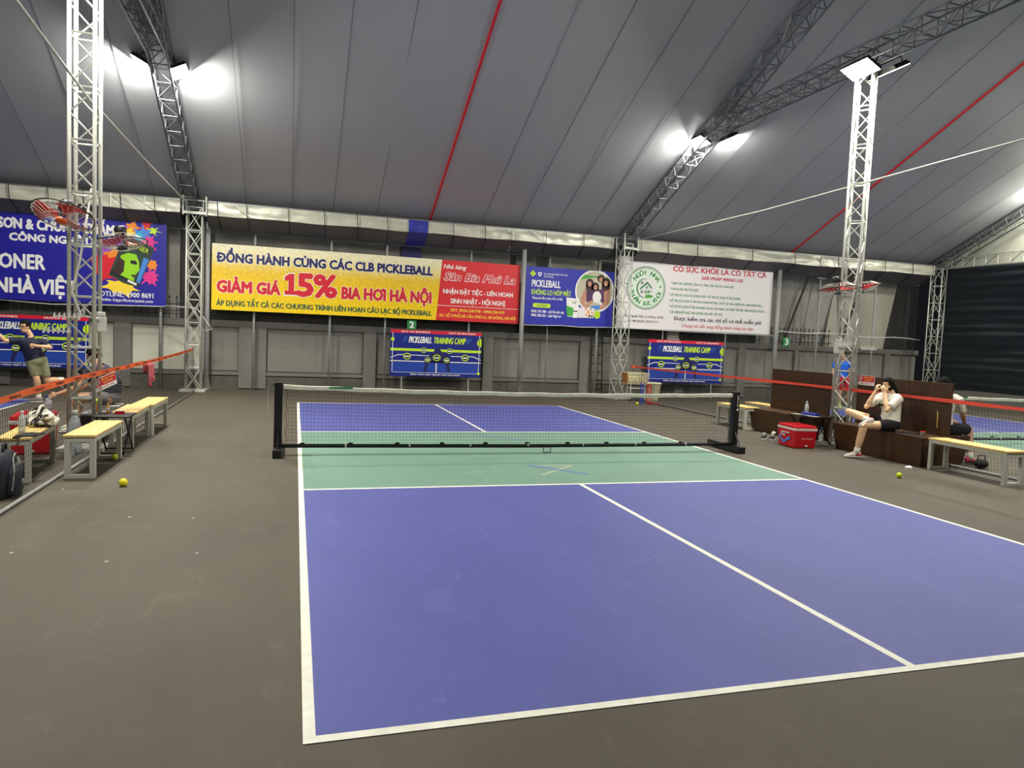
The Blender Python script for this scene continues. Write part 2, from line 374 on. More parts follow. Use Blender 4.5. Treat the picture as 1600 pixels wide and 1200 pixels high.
# ---- back wall
wb = struct('wall_back', 'low painted masonry wall with pilasters and ledges')
MB().box((XL, YB, 0), (XR, YB+.2, 1.62)).ob('wall_body', M_wallgrey, wb)
MB().box((XL, YB-.10, 1.58), (-4.7, YB+.25, 1.74)).ob('coping', M_wallpil, wb); MB().box((-4.7, YB-.10, 1.58), (XR, YB+.25, 1.74)).ob('coping', M_wallpil, wb)
MB().box((XL, YB-.07, .36), (XR, YB, .44)).ob('ledge', M_wallpil, wb)
MB().box((XL, YB-.05, 0), (XR, YB, .33)).ob('plinth', M_walldark, wb)
MB().box((XL, YB-.12, 0), (XR, YB-.05, .03)).ob('kerb', M_walldark, wb)
PX = [(-15.2, -14.8), (-12.4, -12.0), (-9.9, -9.5), (-7.32, -6.95), (-4.48, -3.82), (-1.36, -1.03), (1.93, 2.23), (4.85, 5.26), (8.0, 8.3), (10.2, 10.45), (12.3, 12.42), (15.9, 16.1)]
for a, b in PX:
    MB().box((a, YB-.12, 0), (b, YB+.02, 1.74)).ob('pilaster', M_wallpil, wb, bevel=.008)
ed = [XL]+[v for p in PX for v in p]+[XR]
for i in range(0, len(ed)-1, 2):
    a, b = ed[i]+.03, ed[i+1]-.03
    if b-a < .3: continue
    m = M_wallpale if b < -4.9 and a > -9.5 else M_wallgrey
    if a < -5.1 < b and b > -5: MB().box((a, YB-.03, .47), (-5.2, YB, 1.55)).ob('wall_panel', M_wallpale, wb); a = -5.15; m = M_wallgrey
    MB().box((a, YB-.03, .47), (b, YB, 1.55)).ob('wall_panel', m, wb, bevel=.006)
# narrow vertical joints
for x in (-2.42, 3.1, 3.62, 6.6, 11.2, 13.6, 14.5): MB().box((x, YB-.045, .45), (x+.06, YB, 1.57)).ob('wall_joint', M_wallpil, wb)

# ---- tarpaulins closing the gap above the wall
tb = struct('wall_back_upper', 'tarpaulin sheets hung behind the chain link above the wall')
def sheet(x0, x1, z0, z1, y, m, nm, amp=.05, f=3.0, seed=0, slant=0):
    nu = max(6, int((x1-x0)*5)); nv = 10
    def fn(u, v):
        x = x0+(x1-x0)*u; z = z0+(z1-z0)*v; w = noise.noise(Vector((x*f*.6+seed, z*.35, seed)))*amp + noise.noise(Vector((x*f*1.7, z*.6+x*.5, seed+9)))*amp*.4
        return (x+slant*(1-v), y+w, z)
    return MB().grid(fn, nu, nv).ob(nm, m, tb, smooth=True)
sheet(XL, XR, 0, 4.6, 10.42, M_tarpdark, 'dark_sheet', .03)
sheet(-9.6, -5.9, 1.7, 4.2, 10.12, M_tarp, 'grey_sheet', .08, 3, 1)
sheet(-5.1, -.45, 2.35, 4.2, 10.12, M_tarp, 'grey_sheet', .07, 3, 3)
sheet(.15, 2.7, 2.35, 4.2, 10.12, M_tarp, 'grey_sheet', .14, 4.5, 5)
sheet(2.85, 3.45, 2.35, 4.2, 10.11, M_tarp, 'grey_sheet', .05, 3, 6)
sheet(3.8, 5.35, 2.35, 4.2, 10.10, M_tarplight, 'pale_sheet', .03, 3, 7)
sheet(-.42, .12, 2.35, 4.2, 10.05, M_bluetarp, 'blue_sheet', .03, 3, 8)
sheet(11.0, 13.3, 1.7, 4.2, 10.14, M_tarp, 'grey_sheet', .12, 3, 9)
sheet(13.1, 14.0, 1.7, 4.2, 10.10, M_tarp, 'grey_sheet', .16, 4, 11, -.5)
sheet(13.9, 16.4, 1.7, 4.2, 10.06, M_tarplight, 'pale_sheet', .06, 2, 12, -.45)
for x, dx in ((12.75, -.9), (13.9, .25), (14.9, -.8)):
    MB().tube([(x, 10.0, 4.1), (x+dx, 10.0, 1.75)], .035, 5).ob('prop', M_iron, tb)

# ---- roof
rf = struct('ceiling', 'grey membrane tent roof in long welded strips')
RZ0, RK = 8.88, .46
def roofz(y): return RZ0-RK*abs(y)
SE = [-17.2, -16.1, -15, -13.9, -12.8, -11.7, -10.65, -9.55, -8.45, -7.4, -6.35, -5.35, -4.32, -3.25, -2.27, -1.19, .2, 1.58, 2.59, 3.62, 4.63, 5.75, 6.85, 7.93, 9.05, 10.17, 11.45, 12.6, 13.7, 14.8, 15.9, 16.8, 17.3]
def rooffn(x, y, a, b, sgn):
    t = (x-a)/(b-a); sag = 0; w = noise.noise(Vector((x*.35, y*.2, 3)))*.03
    return roofz(y)+sag+w
for sgn in (1, -1):
    for a, b in zip(SE[:-1], SE[1:]):
        yo = 9.75 if sgn > 0 else 11.7
        MB().grid(lambda u, v: ((x := a+(b-a)*u), (y := sgn*yo*v), rooffn(x, y, a, b, sgn)), 6, 18).ob('roof_strip', M_roof, rf, smooth=True)
    for x in SE[1:-1]:
        red = x in (.2, 11.45)
        w = .045 if red else .0065
        yo = 9.3 if sgn > 0 else 11.6
        MB().tube([(x, 0, roofz(0)-.012), (x, sgn*yo, roofz(yo)-.012)], w*.7, 4).ob('red_roof_band' if red else 'roof_seam', M_redseam if red else M_seam, rf)
# gable end fabrics
for x, nm in ((XR, 'gable_sheet'), (XL, 'gable_sheet')):
    MB().add([(x, -11.7, 3.5), (x, 9.75, 4.42), (x, 0, 8.9)], [(0, 1, 2)]).ob(nm, M_gable, rf)

# ---- side curtains and the near wall (behind the camera)
def curtain(name, x, lab):
    r = struct(name, lab)
    def fn(u, v):
        y = 9.3+(-11.5-9.3)*u; z = 0.55+(4.42-.55)*v
        rip = math.sin(z*2*PI/.26)*.018+noise.noise(Vector((y*.7, z*2, x)))*.07+(noise.noise(Vector((y*3, z*3, 2)))*.06 if z < 1.1 else 0)
        return (x+rip, y, z)
    MB().grid(fn, 60, 90).ob('curtain_cloth', M_curtain, r, smooth=True)
    MB().box((x+.06*(1 if x > 0 else -1), -11.5, 0), (x+.12*(1 if x > 0 else -1), 9.9, .62)).ob('skirting_board', M_wallgrey, r)
    return r
curtain('wall_right', 17.15, 'dark curtain with horizontal folds above a grey board')
curtain('wall_left', -17.05, 'dark curtain on the far left side')
wn = struct('wall_near')
MB().box((XL, YN-.1, 0), (XR, YN, 3.6)).ob('near_sheet', M_wallgrey, wn)

# ---- eave: lattice beam wrapped in silver tarp + soffit
ev = struct('trim_1', 'silver wrapped eave beam with grey soffit')
def wrap(x0, x1, m=M_silver, nm='beam_wrap', off=0):
    nu = max(8, int((x1-x0)*12)); nv = 7
    def fn(u, v):
        x = x0+(x1-x0)*u; z = 4.2+.30*v
        w = noise.noise(Vector((x*1.3+z*2.5, z*4-x*.6, 4)))*.05+abs(noise.noise(Vector((x*2.6+z*5, z*5-x*1.2, 2))))*.06
        return (x, 9.0+w*math.sin(PI*v*.8+.3)-off, z+(.01*math.sin(x*3) if v == 0 else 0))
    o = MB().grid(fn, nu, nv).ob(nm, m, ev, smooth=True)
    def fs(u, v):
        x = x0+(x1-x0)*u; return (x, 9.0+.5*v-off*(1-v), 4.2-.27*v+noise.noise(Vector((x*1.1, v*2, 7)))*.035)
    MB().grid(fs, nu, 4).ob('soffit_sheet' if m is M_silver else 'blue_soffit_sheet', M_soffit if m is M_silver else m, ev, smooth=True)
for a, b in ((XL, -11.2), (-11.2, -5.75), (-5.2, 2.4), (2.4, 5.35), (6.1, 12.3), (12.3, 16.75)): wrap(a+.01, b-.01)
wrap(-.40, .10, M_bluetarp, 'blue_beam_wrap', .03)
MB().box((XL, 9.0, 4.50), (XR, 9.12, 4.53)).ob('beam_chord', M_truss, ev)
for x in [-9.2, -8.45, -7.75, -7.0, -6.3, -4.95, -4.3, -3.35, -2.5, -1.7, -.95, .75, 1.6, 3.3, 4.4, 7.0, 7.95, 9.8, 11.3, 12.9, 13.9, 14.7, 15.8]:
    MB().tube([(x, 8.94, 4.52), (x+.02, 8.94, 4.2), (x+.06, 9.42, 3.95)], .011, 4).ob('tie_strap', M_iron, ev)
for x in (-6.5, -6.05, -7.2, -5.62, 2.38, 5.4, 5.3, 6.2, 12.35, 16.7, -5.25): MB().tube([(x, 8.955, 4.5), (x, 8.955, 4.2)], .014, 5).ob('beam_upright', M_galv, ev)
for x in (-7.2, -6.7, -7.9, -4.6, 2.2, 2.9, 12.8, 11.9): MB().tube([(x, 8.955, 4.49), (x+.42, 8.955, 4.21)], .008, 4).ob('beam_diagonal', M_galv, ev)

# ================================================================ FENCES
def fence_chain(x0, x1, label):
    t = thing('chain_link_fence', label, 'fence', 'chain link fence runs above the back wall')
    y = 9.68; z0, z1 = 1.38, 3.93
    mb = MB(); d = .062; h = z1-z0; n = int((x1-x0)/d)
    for i in range(-int(h/d)-1, n+1):
        for s in (1, -1):
            a = x0+i*d; za, zb = z0, z1
            xa = a if s > 0 else a+h; xb = a+h if s > 0 else a
            lo, hi = 0, 1
            for k in range(2):
                pass
            # clip to x range
            ts = []
            def tx(X): return (X-xa)/(xb-xa)
            t0, t1 = sorted((tx(x0), tx(x1))); t0 = max(0, t0); t1 = min(1, t1)
            if t1-t0 < .01: continue
            p = (xa+(xb-xa)*t0, y+.003*s, z0+h*t0); q = (xa+(xb-xa)*t1, y+.003*s, z0+h*t1)
            mb.tube([p, q], .0024, 3, cap=False)
    mb.ob('wire_mesh', M_wire, t, kind='stuff')
    MB().tube([(x0, y-.01, z1), (x1, y-.01, z1-.01)], .022, 6).ob('top_rail', M_pole, t)
    return t
def post(t, x, r=.03, z1=3.95, y=9.62, lean=0):
    MB().tube([(x, y, 0), (x+lean, y, z1)], r, 8).ob('post', M_pole, t, smooth=True)
f1 = fence_chain(-12.0, -5.4, 'chain link fence section behind the blue paint advert')
for x in (-9.9, -7.9, -6.25): post(f1, x, .035)
f2 = fence_chain(-5.15, 2.8, 'chain link fence section behind the yellow and red advert')
for x in (-4.12, -2.27, -.85, 1.42): post(f2, x, .03)
f3 = fence_chain(2.95, 11.0, 'chain link fence section behind the blue and white adverts')
for x, r in ((3.7, .018), (5.22, .04), (7.35, .025), (9.5, .025)): post(f3, x, r)
f4 = fence_chain(11.2, 16.9, 'bare chain link fence section between white advert and corner')
for x in (12.85, 15.05): post(f4, x, .03)
MB().box((12.7, 9.55, 3.88), (13.0, 9.66, 3.95)).ob('bracket', M_pole, f4)
def bigpole(x, y, lean, z1, lab):
    t = thing('steel_pole', lab, 'pole', None, (x, y, 0))
    MB().tube([(0, 0, 0), (lean*.5, 0, z1*.5), (lean, 0, z1)], .062, 12).ob('shaft', M_pole, t, smooth=True)
    MB().lathe([(.16, 0), (.15, .04), (.085, .16), (.065, .3)], n=12).ob('concrete_foot', M_walldark, t, smooth=True)
bigpole(-5.20, 9.5, 0, 4.1, 'thick grey steel pole beside the left white truss column')
bigpole(2.85, 9.36, 0, 4.05, 'thick grey steel pole between red advert and blue advert')
bigpole(11.12, 9.36, 0, 4.1, 'thick grey steel pole at right edge of white advert')

# spiked iron fence on the wall
def spiked(x0, x1, lab, tall=2.24):
    t = thing('spiked_fence', lab, 'fence', 'spiked iron railings along the wall top')
    y = 9.96; n = int((x1-x0)/.158)
    for z in (1.84, 2.08): MB().box((x0, y-.012, z), (x1, y+.012, z+.025)).ob('rail', M_iron, t)
    pk = MB(); pk.tube([(0, y, 1.72), (0, y, tall)], .011, 4)
    pk.add([(-.028, y, tall), (.028, y, tall), (0, y-.02, tall), (0, y+.02, tall), (0, y, tall+.08)], [(0, 2, 4), (2, 1, 4), (1, 3, 4), (3, 0, 4), (0, 1, 2), (0, 3, 1)])
    pk.tube([(0, y, tall-.02), (.035, y-.03, tall+.03)], .007, 3)
    first = None
    for i in range(n+1):
        if first is None: first = pk.ob('picket', M_iron, t); first.location.x = x0
        else:
            o = first.copy(); COL.objects.link(o); o.parent = t; o.location.x = x0+i*.158
    return t
spiked(-9.9, -7.4, 'black spiked railing above the left training banner')
spiked(-6.9, -4.5, 'black spiked railing behind the left white truss column')
spiked(-3.8, -1.38, 'black spiked railing under the yellow advert')
spiked(-1.0, 1.92, 'black spiked railing above the middle training banner')
spiked(2.25, 4.84, 'black spiked railing under the blue pickleball advert')
spiked(5.28, 11.0, 'black spiked railing under the white advert')
spiked(11.4, 13.7, 'black spiked railing beside the number 3 sign')

# ================================================================ LATTICE STRUCTURE
def lattice(t, p0, p1, w, d, n, rc, rb, m, side=Vector((1, 0, 0)), cross=False, faces=(0, 1, 2, 3), start=0, vee=False):
    p0 = Vector(p0); p1 = Vector(p1); ax = (p1-p0).normalized(); s = (side-ax*side.dot(ax)).normalized(); q = ax.cross(s)
    cor = [(-w/2, -d/2), (w/2, -d/2), (w/2, d/2), (-w/2, d/2)]
    def pt(k, j):
        c = p0+(p1-p0)*(k/n); a, b = cor[j % 4]; return c+s*a+q*b
    for j in range(4): MB().tube([pt(0, j), pt(n, j)], rc, 6).ob('chord', m, t, smooth=True)
    for k in range(start, n+1):
        mb = MB()
        for j in range(4): mb.tube([pt(k, j), pt(k, j+1)], rb, 5)
        mb.ob('cross_bar', m, t)
    for k in range(n):
        for j in faces:
            if vee:
                o_ = j if (k+j) % 2 else j+1; e_ = j+1 if (k+j) % 2 else j
                MB().tube([pt(k+.04, o_), pt(k+.5, e_)], rb*.9, 5).ob('brace', m, t); MB().tube([pt(k+.5, e_), pt(k+.96, o_)], rb*.9, 5).ob('brace', m, t); continue
            a, b = (pt(k, j), pt(k+1, j+1)) if (k+j) % 2 == 0 else (pt(k+1, j), pt(k, j+1))
            mb = MB().tube([a, b], rb*.85, 5)
            if cross:
                a2, b2 = (pt(k+1, j), pt(k, j+1)) if (k+j) % 2 == 0 else (pt(k, j), pt(k+1, j+1))
                mb.tube([a2, b2], rb*.85, 5)
            mb.ob('brace', m, t)
def column(x, y, z1, w, n, lab, rc=.02, rb=.012, rz=0, cross=False, base=True, grp=None, vee=False, faces=(0, 1, 2, 3)):
    t = thing('truss_column', lab, 'column', grp, (x, y, 0), rz)
    lattice(t, (0, 0, .03), (0, 0, z1), w, w, n, rc, rb, M_galv, cross=cross, vee=vee, faces=faces)
    if base: MB().box((-w*.5-.12, -w*.5-.08, 0), (w*.5+.12, w*.5+.08, .05)).ob('base_plate', M_galv, t, bevel=.004)
    return t
G_ = 'white lattice truss columns'
cL = column(-5.60, .48, 6.25, .27, 10, 'near left white lattice column carrying two fans above the benches', .024, .013, rz=.0, vee=True, faces=(0, 2), grp=G_)
cR = column(5.87, .5, 6.3, .25, 10, 'near right white lattice column rising from the dark wooden bench', .021, .012, rz=.62, vee=True, base=False, grp=G_)
cBL = column(-5.44, 9.12, 4.35, .33, 8, 'rear left white lattice column left of the yellow advert', .02, .012, cross=True, grp=G_)
cBM = column(5.66, 8.95, 4.35, .32, 8, 'rear middle white lattice column between blue and white adverts', .018, .011, rz=.3, cross=True, grp=G_)
cBR = column(16.9, 8.95, 4.4, .34, 8, 'rear right white lattice column beside the dark curtain', .02, .011, rz=.35, grp=G_)
for c in (cBL, cBM):   # head frames
    MB().box((-.24, -.26, 4.18), (.26, -.22, 4.24)).ob('head_plate', M_galv, c)
    for sx in (-.24, .26): MB().tube([(sx, -.24, 4.15), (sx, -.24, 4.6)], .022, 6).ob('head_post', M_galv, c)
def rafter(x, lab):
    t = thing('roof_rafter', lab, 'truss', 'grey lattice roof rafters', (x, 0, 0))
    lattice(t, (0, 9.15, roofz(9.15)-.2), (0, 0.05, roofz(0)-.24), .32, .30, 22, .019, .011, M_truss)
    return t
def rafter_near(x, lab):
    t = thing('roof_rafter', lab, 'truss', 'grey lattice roof rafters', (x, 0, 0))
    lattice(t, (0, -9.15, roofz(9.15)-.2), (0, -.05, roofz(0)-.24), .32, .30, 12, .019, .011, M_truss)
def tie(x, lab):
    t = thing('tie_beam', lab, 'truss', 'horizontal lattice tie beams', (x, 0, 0))
    lattice(t, (0, 4.55, 6.46), (0, -4.55, 6.46), .3, .28, 22, .018, .010, M_truss)
    MB().tube([(-.12, 5.3, 6.18), (-.1, 4.7, 6.34), (-.1, -4.4, 6.34)], .014, 5).ob('conduit', M_galv, t)
for x, w in ((-5.55, 'left'), (5.75, 'middle'), (16.95, 'right')):
    rafter(x, 'grey lattice rafter rising from the rear %s column' % w)
    rafter_near(x, 'grey lattice rafter over the near half on the %s line' % w)
    tie(x, 'grey lattice tie beam running towards the viewer on the %s line' % w)

# curtain top truss (white ladder beam above dark curtain)
t = thing('ladder_beam', 'pale ladder beam along the top of the dark curtain', 'beam', None, (17.02, 0, 0))
for z in (4.43, 4.74): MB().tube([(0, 8.9, z), (0, -2, z)], .018, 5).ob('chord', M_galv, t)
for i in range(28):
    y = 8.6-i*.39
    MB().tube([(0, y, 4.43), (0, y, 4.74)], .016, 5).ob('upright', M_galv, t)
    if i % 2: MB().tube([(0, y, 4.43), (0, y-.39, 4.74)], .010, 4).ob('diagonal', M_truss, t)

# tie cables
def cable(pts, r, lab, m=M_galv, cat='cable', name='tie_cable', grp=None):
    o = MB().tube(pts, r, 6).ob(name, m, None, smooth=True); tag(o, lab, cat, grp); return o
cable([(-5.57, 9.0, 4.42), (-5.56, 7.5, 4.36), (-5.53, 4, 4.27), (-5.5, .12, 4.22), (-5.5, -2.07, 4.37), (-5.5, -8.9, 4.5)], .014, 'pale steel cable slanting across the left roof and column')
cable([(5.8, 8.6, 4.42), (5.8, 3, 4.36), (5.8, -2.4, 4.44), (5.8, -8.9, 4.5)], .014, 'pale steel cable slanting across the right roof')
cable([(-6.1, 9.3, 2.02), (-5.37, 9.0, 1.99), (-5.12, 9.25, 1.6), (-5.05, 9.28, 1.52), (-5.25, 9.3, 1.44)], .012, 'white electric cable looping past the rear left column', M_whitepl, 'cable', 'wall_cable')
cable([(11.1, 9.28, 2.1)]+[(11.3+i*.55, 9.4, 2.16-.03*math.sin(i*1.3)-.006*i) for i in range(11)], .013, 'white electric cable strung across the bare chain link', M_whitepl, 'cable', 'wall_cable')
cable([(-9.6, 9.38, 1.98), (-8.5, 9.36, 1.93), (-7.4, 9.37, 1.97), (-6.12, 9.36, 2.0)], .010, 'white cable along the lower edge of the blue paint advert', M_whitepl, 'cable', 'wall_cable')
cable([(2.9, 9.3, 1.97), (3.5, 9.34, 1.98), (4.0, 9.34, 2.0), (4.6, 9.34, 1.98), (5.6, 9.34, 2.02), (8, 9.34, 2.0), (11, 9.34, 2.0)], .010, 'white cable under the blue and white adverts', M_whitepl, 'cable', 'wall_cable')

# ---- LED floodlights
def floodlight(x, y, z, sgn, lab, tilt=27):
    t = thing('floodlight', lab, 'light', 'LED floodlights on the trusses', (x, y, z))
    R = Matrix.Rotation(math.radians(-tilt*sgn), 4, 'Y')
    MB().box((-.16, -.3, 0), (.16, .3, .05)).xf(R).ob('housing', M_black, t, bevel=.008)
    MB().box((-.15, -.29, -.008), (.15, .29, 0)).xf(R).ob('lens', M_led, t)
    mb = MB()
    for k in range(7): mb.box((-.14+k*.045, -.27, .05), (-.13+k*.045, .27, .08))
    mb.xf(R).ob('cooling_fins', M_black, t)
    MB().tube([(0, -.31, .02), (0, -.31, .16), (0, .31, .16), (0, .31, .02)], .012, 5).xf(R).ob('bracket', M_black, t)
    ld = bpy.data.lights.new('flood_light', 'AREA'); ld.shape = 'RECTANGLE'; ld.size = .3; ld.size_y = .58; ld.energy = FLOOD_W if y > 0 else NEAR_W; ld.color = (1, .965, .86)
    lo = bpy.data.objects.new('flood_lamp', ld); COL.objects.link(lo); lo.parent = t
    lo.matrix_local = R @ Matrix.Translation((0, 0, -.012))
for x, w in ((-5.55, 'left'), (5.78, 'middle'), (16.9, 'right')):
    for y, w2 in ((5.38, 'rear'), (.42, 'centre'), (-4.9, 'near')):
        z = 6.27 if y > 1 else (6.24 if y > 0 else 6.15)
        if w == 'middle' and y > 1: floodlight(x-.1, y, z, -1, 'bright LED floodlight facing left on the middle rear truss'); floodlight(x+.62, y, z+.15, 1, 'LED floodlight seen edge-on at right of the middle rear truss')
        else:
            floodlight(x+(.28 if w == 'left' else -.12), y, z, 1 if w == 'left' else -1, 'bright LED floodlight on the %s line, %s row, inner side' % (w, w2))
            floodlight(x-(.35 if w == 'left' else -.46), y, z+.04, -1 if w == 'left' else 1, 'LED floodlight on the %s line, %s row, outer side' % (w, w2))
# ================================================================ BANNERS (fronts on the plane y = 9.45)
YF = 9.45
def banner(name, lab, x0, x1, z0, z1, m, grp='advert banners on the back fence', y=YF+.004):
    t = thing(name, lab, 'banner', grp)
    n = max(4, int((x1-x0)*2))
    MB().box((x0, y, z0), (x1, y+.022, z1)).ob('print_sheet', m, t)
    mb = MB()
    for z in (z0+.03, z1-.03): mb.box((x0, y+.022, z-.015), (x1, y+.05, z+.015))
    for i in range(n+1):
        x = x0+.015+(x1-x0-.03)*i/n; mb.box((x-.015, y+.022, z0), (x+.015, y+.05, z1))
    mb.ob('backing_frame', M_pole, t)
    return t
bY = banner('advert_banner', 'wide yellow beer advert with a red restaurant panel at its right end', -5.10, 2.78, 1.99, 3.60, M_beer)
flat(bY, [(.59, 3.6), (2.78, 3.6), (2.78, 1.99), (.47, 1.99)], YF+.0028, P['banner_red'], 'red_panel', .0008)
flat(bY, [(.50, 2.395), (.50, 2.383), (2.76, 2.383), (2.76, 2.395)], YF+.002, P['white'], 'divider_line')
bM = banner('advert_banner', 'blue pickleball advert with a round photo of players', 2.93, 5.60, 2.0, 3.60, P['banner_blue'])
bW = banner('advert_banner', 'white health advert with round green house emblem', 5.74, 10.95, 2.03, 4.08, P['banner_white'])
bL = banner('advert_banner', 'deep blue paint advert with a tilted paint tin', -11.8, -6.11, 2.0, 4.05, P['deep'])
BN = {'Y': bY, 'M': bM, 'W': bW, 'L': bL}
for b, s, x0, x1, zb, zc, m, o in (
('Y','ĐỒNG HÀNH CÙNG CÁC CLB PICKLEBALL',-4.984,0.336,3.168,3.379,'navy',{'b': 0.03, 'o': 'white', 'ob': 0.055}),
('Y','GIẢM GIÁ',-4.967,-3.512,2.439,2.703,'red',{'b': 0.042, 'o': 'white', 'ob': 0.065}),
('Y','5',-3.075,-2.724,2.450,2.976,'red',{'b': 0.075, 'o': 'white', 'ob': 0.1}),
('Y','%',-2.678,-2.140,2.450,2.976,'red',{'b': 0.075, 'o': 'white', 'ob': 0.1}),
('Y','BIA HƠI HÀ NỘI',-1.988,0.318,2.433,2.711,'red',{'b': 0.038, 'o': 'white', 'ob': 0.058}),
('Y','ÁP DỤNG TẤT CẢ CÁC CHƯƠNG TRÌNH LIÊN HOAN CÂU LẠC BỘ PICKLEBALL',-4.984,0.344,2.094,2.219,'dkgreen',{'b': 0.016}),
('Y','Nhà hàng',0.630,1.260,3.373,3.483,'white',{'b': 0.008, 's': 0.3}),
('Y','Sân Bia Phú La',0.658,2.628,3.075,3.270,'red',{'b': 0.016, 's': 0.3, 'o': 'white', 'ob': 0.04}),
('Y','NHẬN ĐẶT TIỆC - LIÊN HOAN',0.647,2.589,2.712,2.827,'white',{'b': 0.012}),
('Y','SINH NHẬT - HỘI NGHỊ',0.855,2.379,2.460,2.581,'white',{'b': 0.012}),
('Y','SĐT: 0936.218.978 - 0984.256.439',0.863,2.370,2.243,2.318,'yellow',{'b': 0.006}),
('Y','ĐC: SỐ 9 PHỐ HÀ CẦU, PHÚ LA, HÀ ĐÔNG, HÀ NỘI',0.563,2.691,2.089,2.166,'yellow',{'b': 0.006}),
('M','Sân Pickleball KĐT Văn Phú',3.472,4.178,3.394,3.442,'white',{'b': 0.001}),
('M','Hà Đông',3.475,3.741,3.324,3.368,'white',{'b': 0.001}),
('M','PICKLEBALL',3.131,3.974,3.046,3.231,'white',{'b': 0.014}),
('M','KHÔNG LO HÓP MẶT',3.131,4.304,2.830,2.966,'lime',{'b': 0.01}),
('M','Tăng sức bền, phục hồi cơ bắp',3.146,4.059,2.711,2.773,'white',{'b': 0.004}),
('M','GỌI NGAY',3.306,3.609,2.507,2.560,'navy',{'b': 0.002}),
('M','0936 370 388 - chị Hà chủ sân',3.145,4.116,2.335,2.406,'white',{'b': 0.006}),
('M','0902 388 262 - Linh Ngô mi',3.150,4.025,2.224,2.295,'white',{'b': 0.006}),
('W','CÓ SỨC KHỎE LÀ CÓ TẤT CẢ',7.492,10.696,3.754,3.907,'crimson',{'b': 0.018}),
('W','GIẢI PHÁP MANG LẠI',8.448,9.889,3.569,3.662,'crimson',{'b': 0.012, 's': 0.3}),
('W','* GIẢM CÂN, GIẢM MỠ, TĂNG CƠ, TĂNG CÂN, GIỮ VÓC DÁNG ĐẸP',7.431,9.565,3.374,3.439,'green',{'b': 0.004}),
('W','* LÀN DA ĐẸP, MÁI TÓC KHỎE',7.421,8.364,3.206,3.274,'green',{'b': 0.004}),
('W','* HỖ TRỢ SỨC KHỎE VỀ XƯƠNG KHỚP - HỖ TRỢ SỨC KHỎE VỀ TIỂU ĐƯỜNG',7.411,9.838,3.033,3.100,'green',{'b': 0.004}),
('W','* HỖ TRỢ SỨC KHỎE VỀ TIM MẠCH (GIẢM MỠ MÁU, HUYẾT ÁP, MÁU NHIỄM MỠ, GAN NHIỄM MỠ,...)',7.400,10.651,2.863,2.931,'green',{'b': 0.004}),
('W','* HỖ TRỢ SỨC KHỎE VỀ TIÊU HÓA (ĐAU DẠ DÀY, ĐẠI TRÀNG, DUY NHẤT ỔN TIÊU, TRÀO NGƯỢC DẠ DÀY,...)',7.411,10.781,2.695,2.762,'green',{'b': 0.004}),
('W','* CẢI THIỆN MẤT NGỦ, NÃO KHÔNG SÂU GIẤC, MỆT MỎI...',7.422,9.270,2.526,2.593,'green',{'b': 0.004}),
('W','Được kiểm tra các chỉ số cơ thể miễn phí',7.605,10.625,2.323,2.429,'black',{'b': 0.009}),
('W','Chúng tôi sẵn sàng đồng hành cùng các bạn',7.874,10.363,2.131,2.222,'crimson',{'b': 0.003, 's': 0.3}),
('W','Đ/c: 10, Nguyễn Thắng - Q. Hà Đông - Hà Nội',5.978,7.243,2.350,2.413,'black',{'b': 0.003}),
('W','ĐT: 0985.38.6181 | 0793.79.72.72',6.109,7.105,2.208,2.271,'black',{'b': 0.003}),
('L','SƠN & CHỐNG THẤM',-9.566,-7.235,3.616,3.830,'white',{'b': 0.026}),
('L','CÔNG NGHỆ ÚC',-9.344,-7.502,3.341,3.499,'white',{'b': 0.022}),
('L','KONER',-9.756,-8.650,2.717,3.031,'white',{'b': 0.026}),
('L','NHÀ VIỆT',-9.622,-8.027,2.166,2.482,'white',{'b': 0.03}),
('L','HOTLINE: 1900 8691',-7.624,-6.386,2.184,2.298,'white',{'b': 0.006}),
('L','Website: htpp://konerpaint.com',-7.630,-6.392,2.074,2.144,'white',{'b': 0.003}),
):
    lettering(BN[b], s, x0, x1, zb, zc, P[m], YF, o.get('b', 0), o.get('s', 0), outline=P[o['o']] if 'o' in o else None, ob=o.get('ob', 0))
# slab figure one of the big 15%
ONE = [(-3.40, 2.80), (-3.40, 2.90), (-3.28, 2.976), (-3.17, 2.976), (-3.17, 2.55), (-3.09, 2.55), (-3.09, 2.45), (-3.40, 2.45), (-3.40, 2.55), (-3.31, 2.55), (-3.31, 2.80)]
flat(bY, [(-3.245+(x+3.245)*1.16+.0, 2.713+(z-2.713)*1.10) for x, z in ONE], YF+.0025, P['white'], 'lettering_outline')
flat(bY, ONE, YF, P['red'], 'lettering')
# white banner emblem
ring(bW, 6.636, 3.212, .60, .625, YF, P['green'], 'emblem_ring'); ring(bW, 6.636, 3.212, .565, .578, YF, P['green'], 'emblem_ring')
ring(bW, 6.636, 3.212, .31, .562, YF+.002, P['paleg'], 'emblem_field')
ringtext(bW, 'NGÔI NHÀ', 6.636, 3.212, .445, math.radians(150), math.radians(28), .125, P['green'], YF)
ringtext(bW, 'THUẦN SỨC KHỎE', 6.636, 3.212, .455, math.radians(188), math.radians(352), .115, P['green'], YF, inside=True)
def star(cx, cz, r):
    return [(cx+r*(1 if i % 2 == 0 else .4)*math.cos(PI/2+i*PI/5), cz+r*(1 if i % 2 == 0 else .4)*math.sin(PI/2+i*PI/5)) for i in range(10)]
for sx in (-.46, .46): flat(bW, star(6.636+sx, 3.25 if sx < 0 else 3.27, .05), YF, P['green'], 'emblem_star')
ring(bW, 6.625, 3.2, .255, .30, YF, P['green'], 'emblem_crescent', a0=math.radians(75), a1=math.radians(290), taper=True)
flat(bW, [(6.43, 3.19), (6.67, 3.40), (6.84, 3.22), (6.80, 3.20), (6.67, 3.335), (6.46, 3.16)], YF, P['green'], 'emblem_roof')
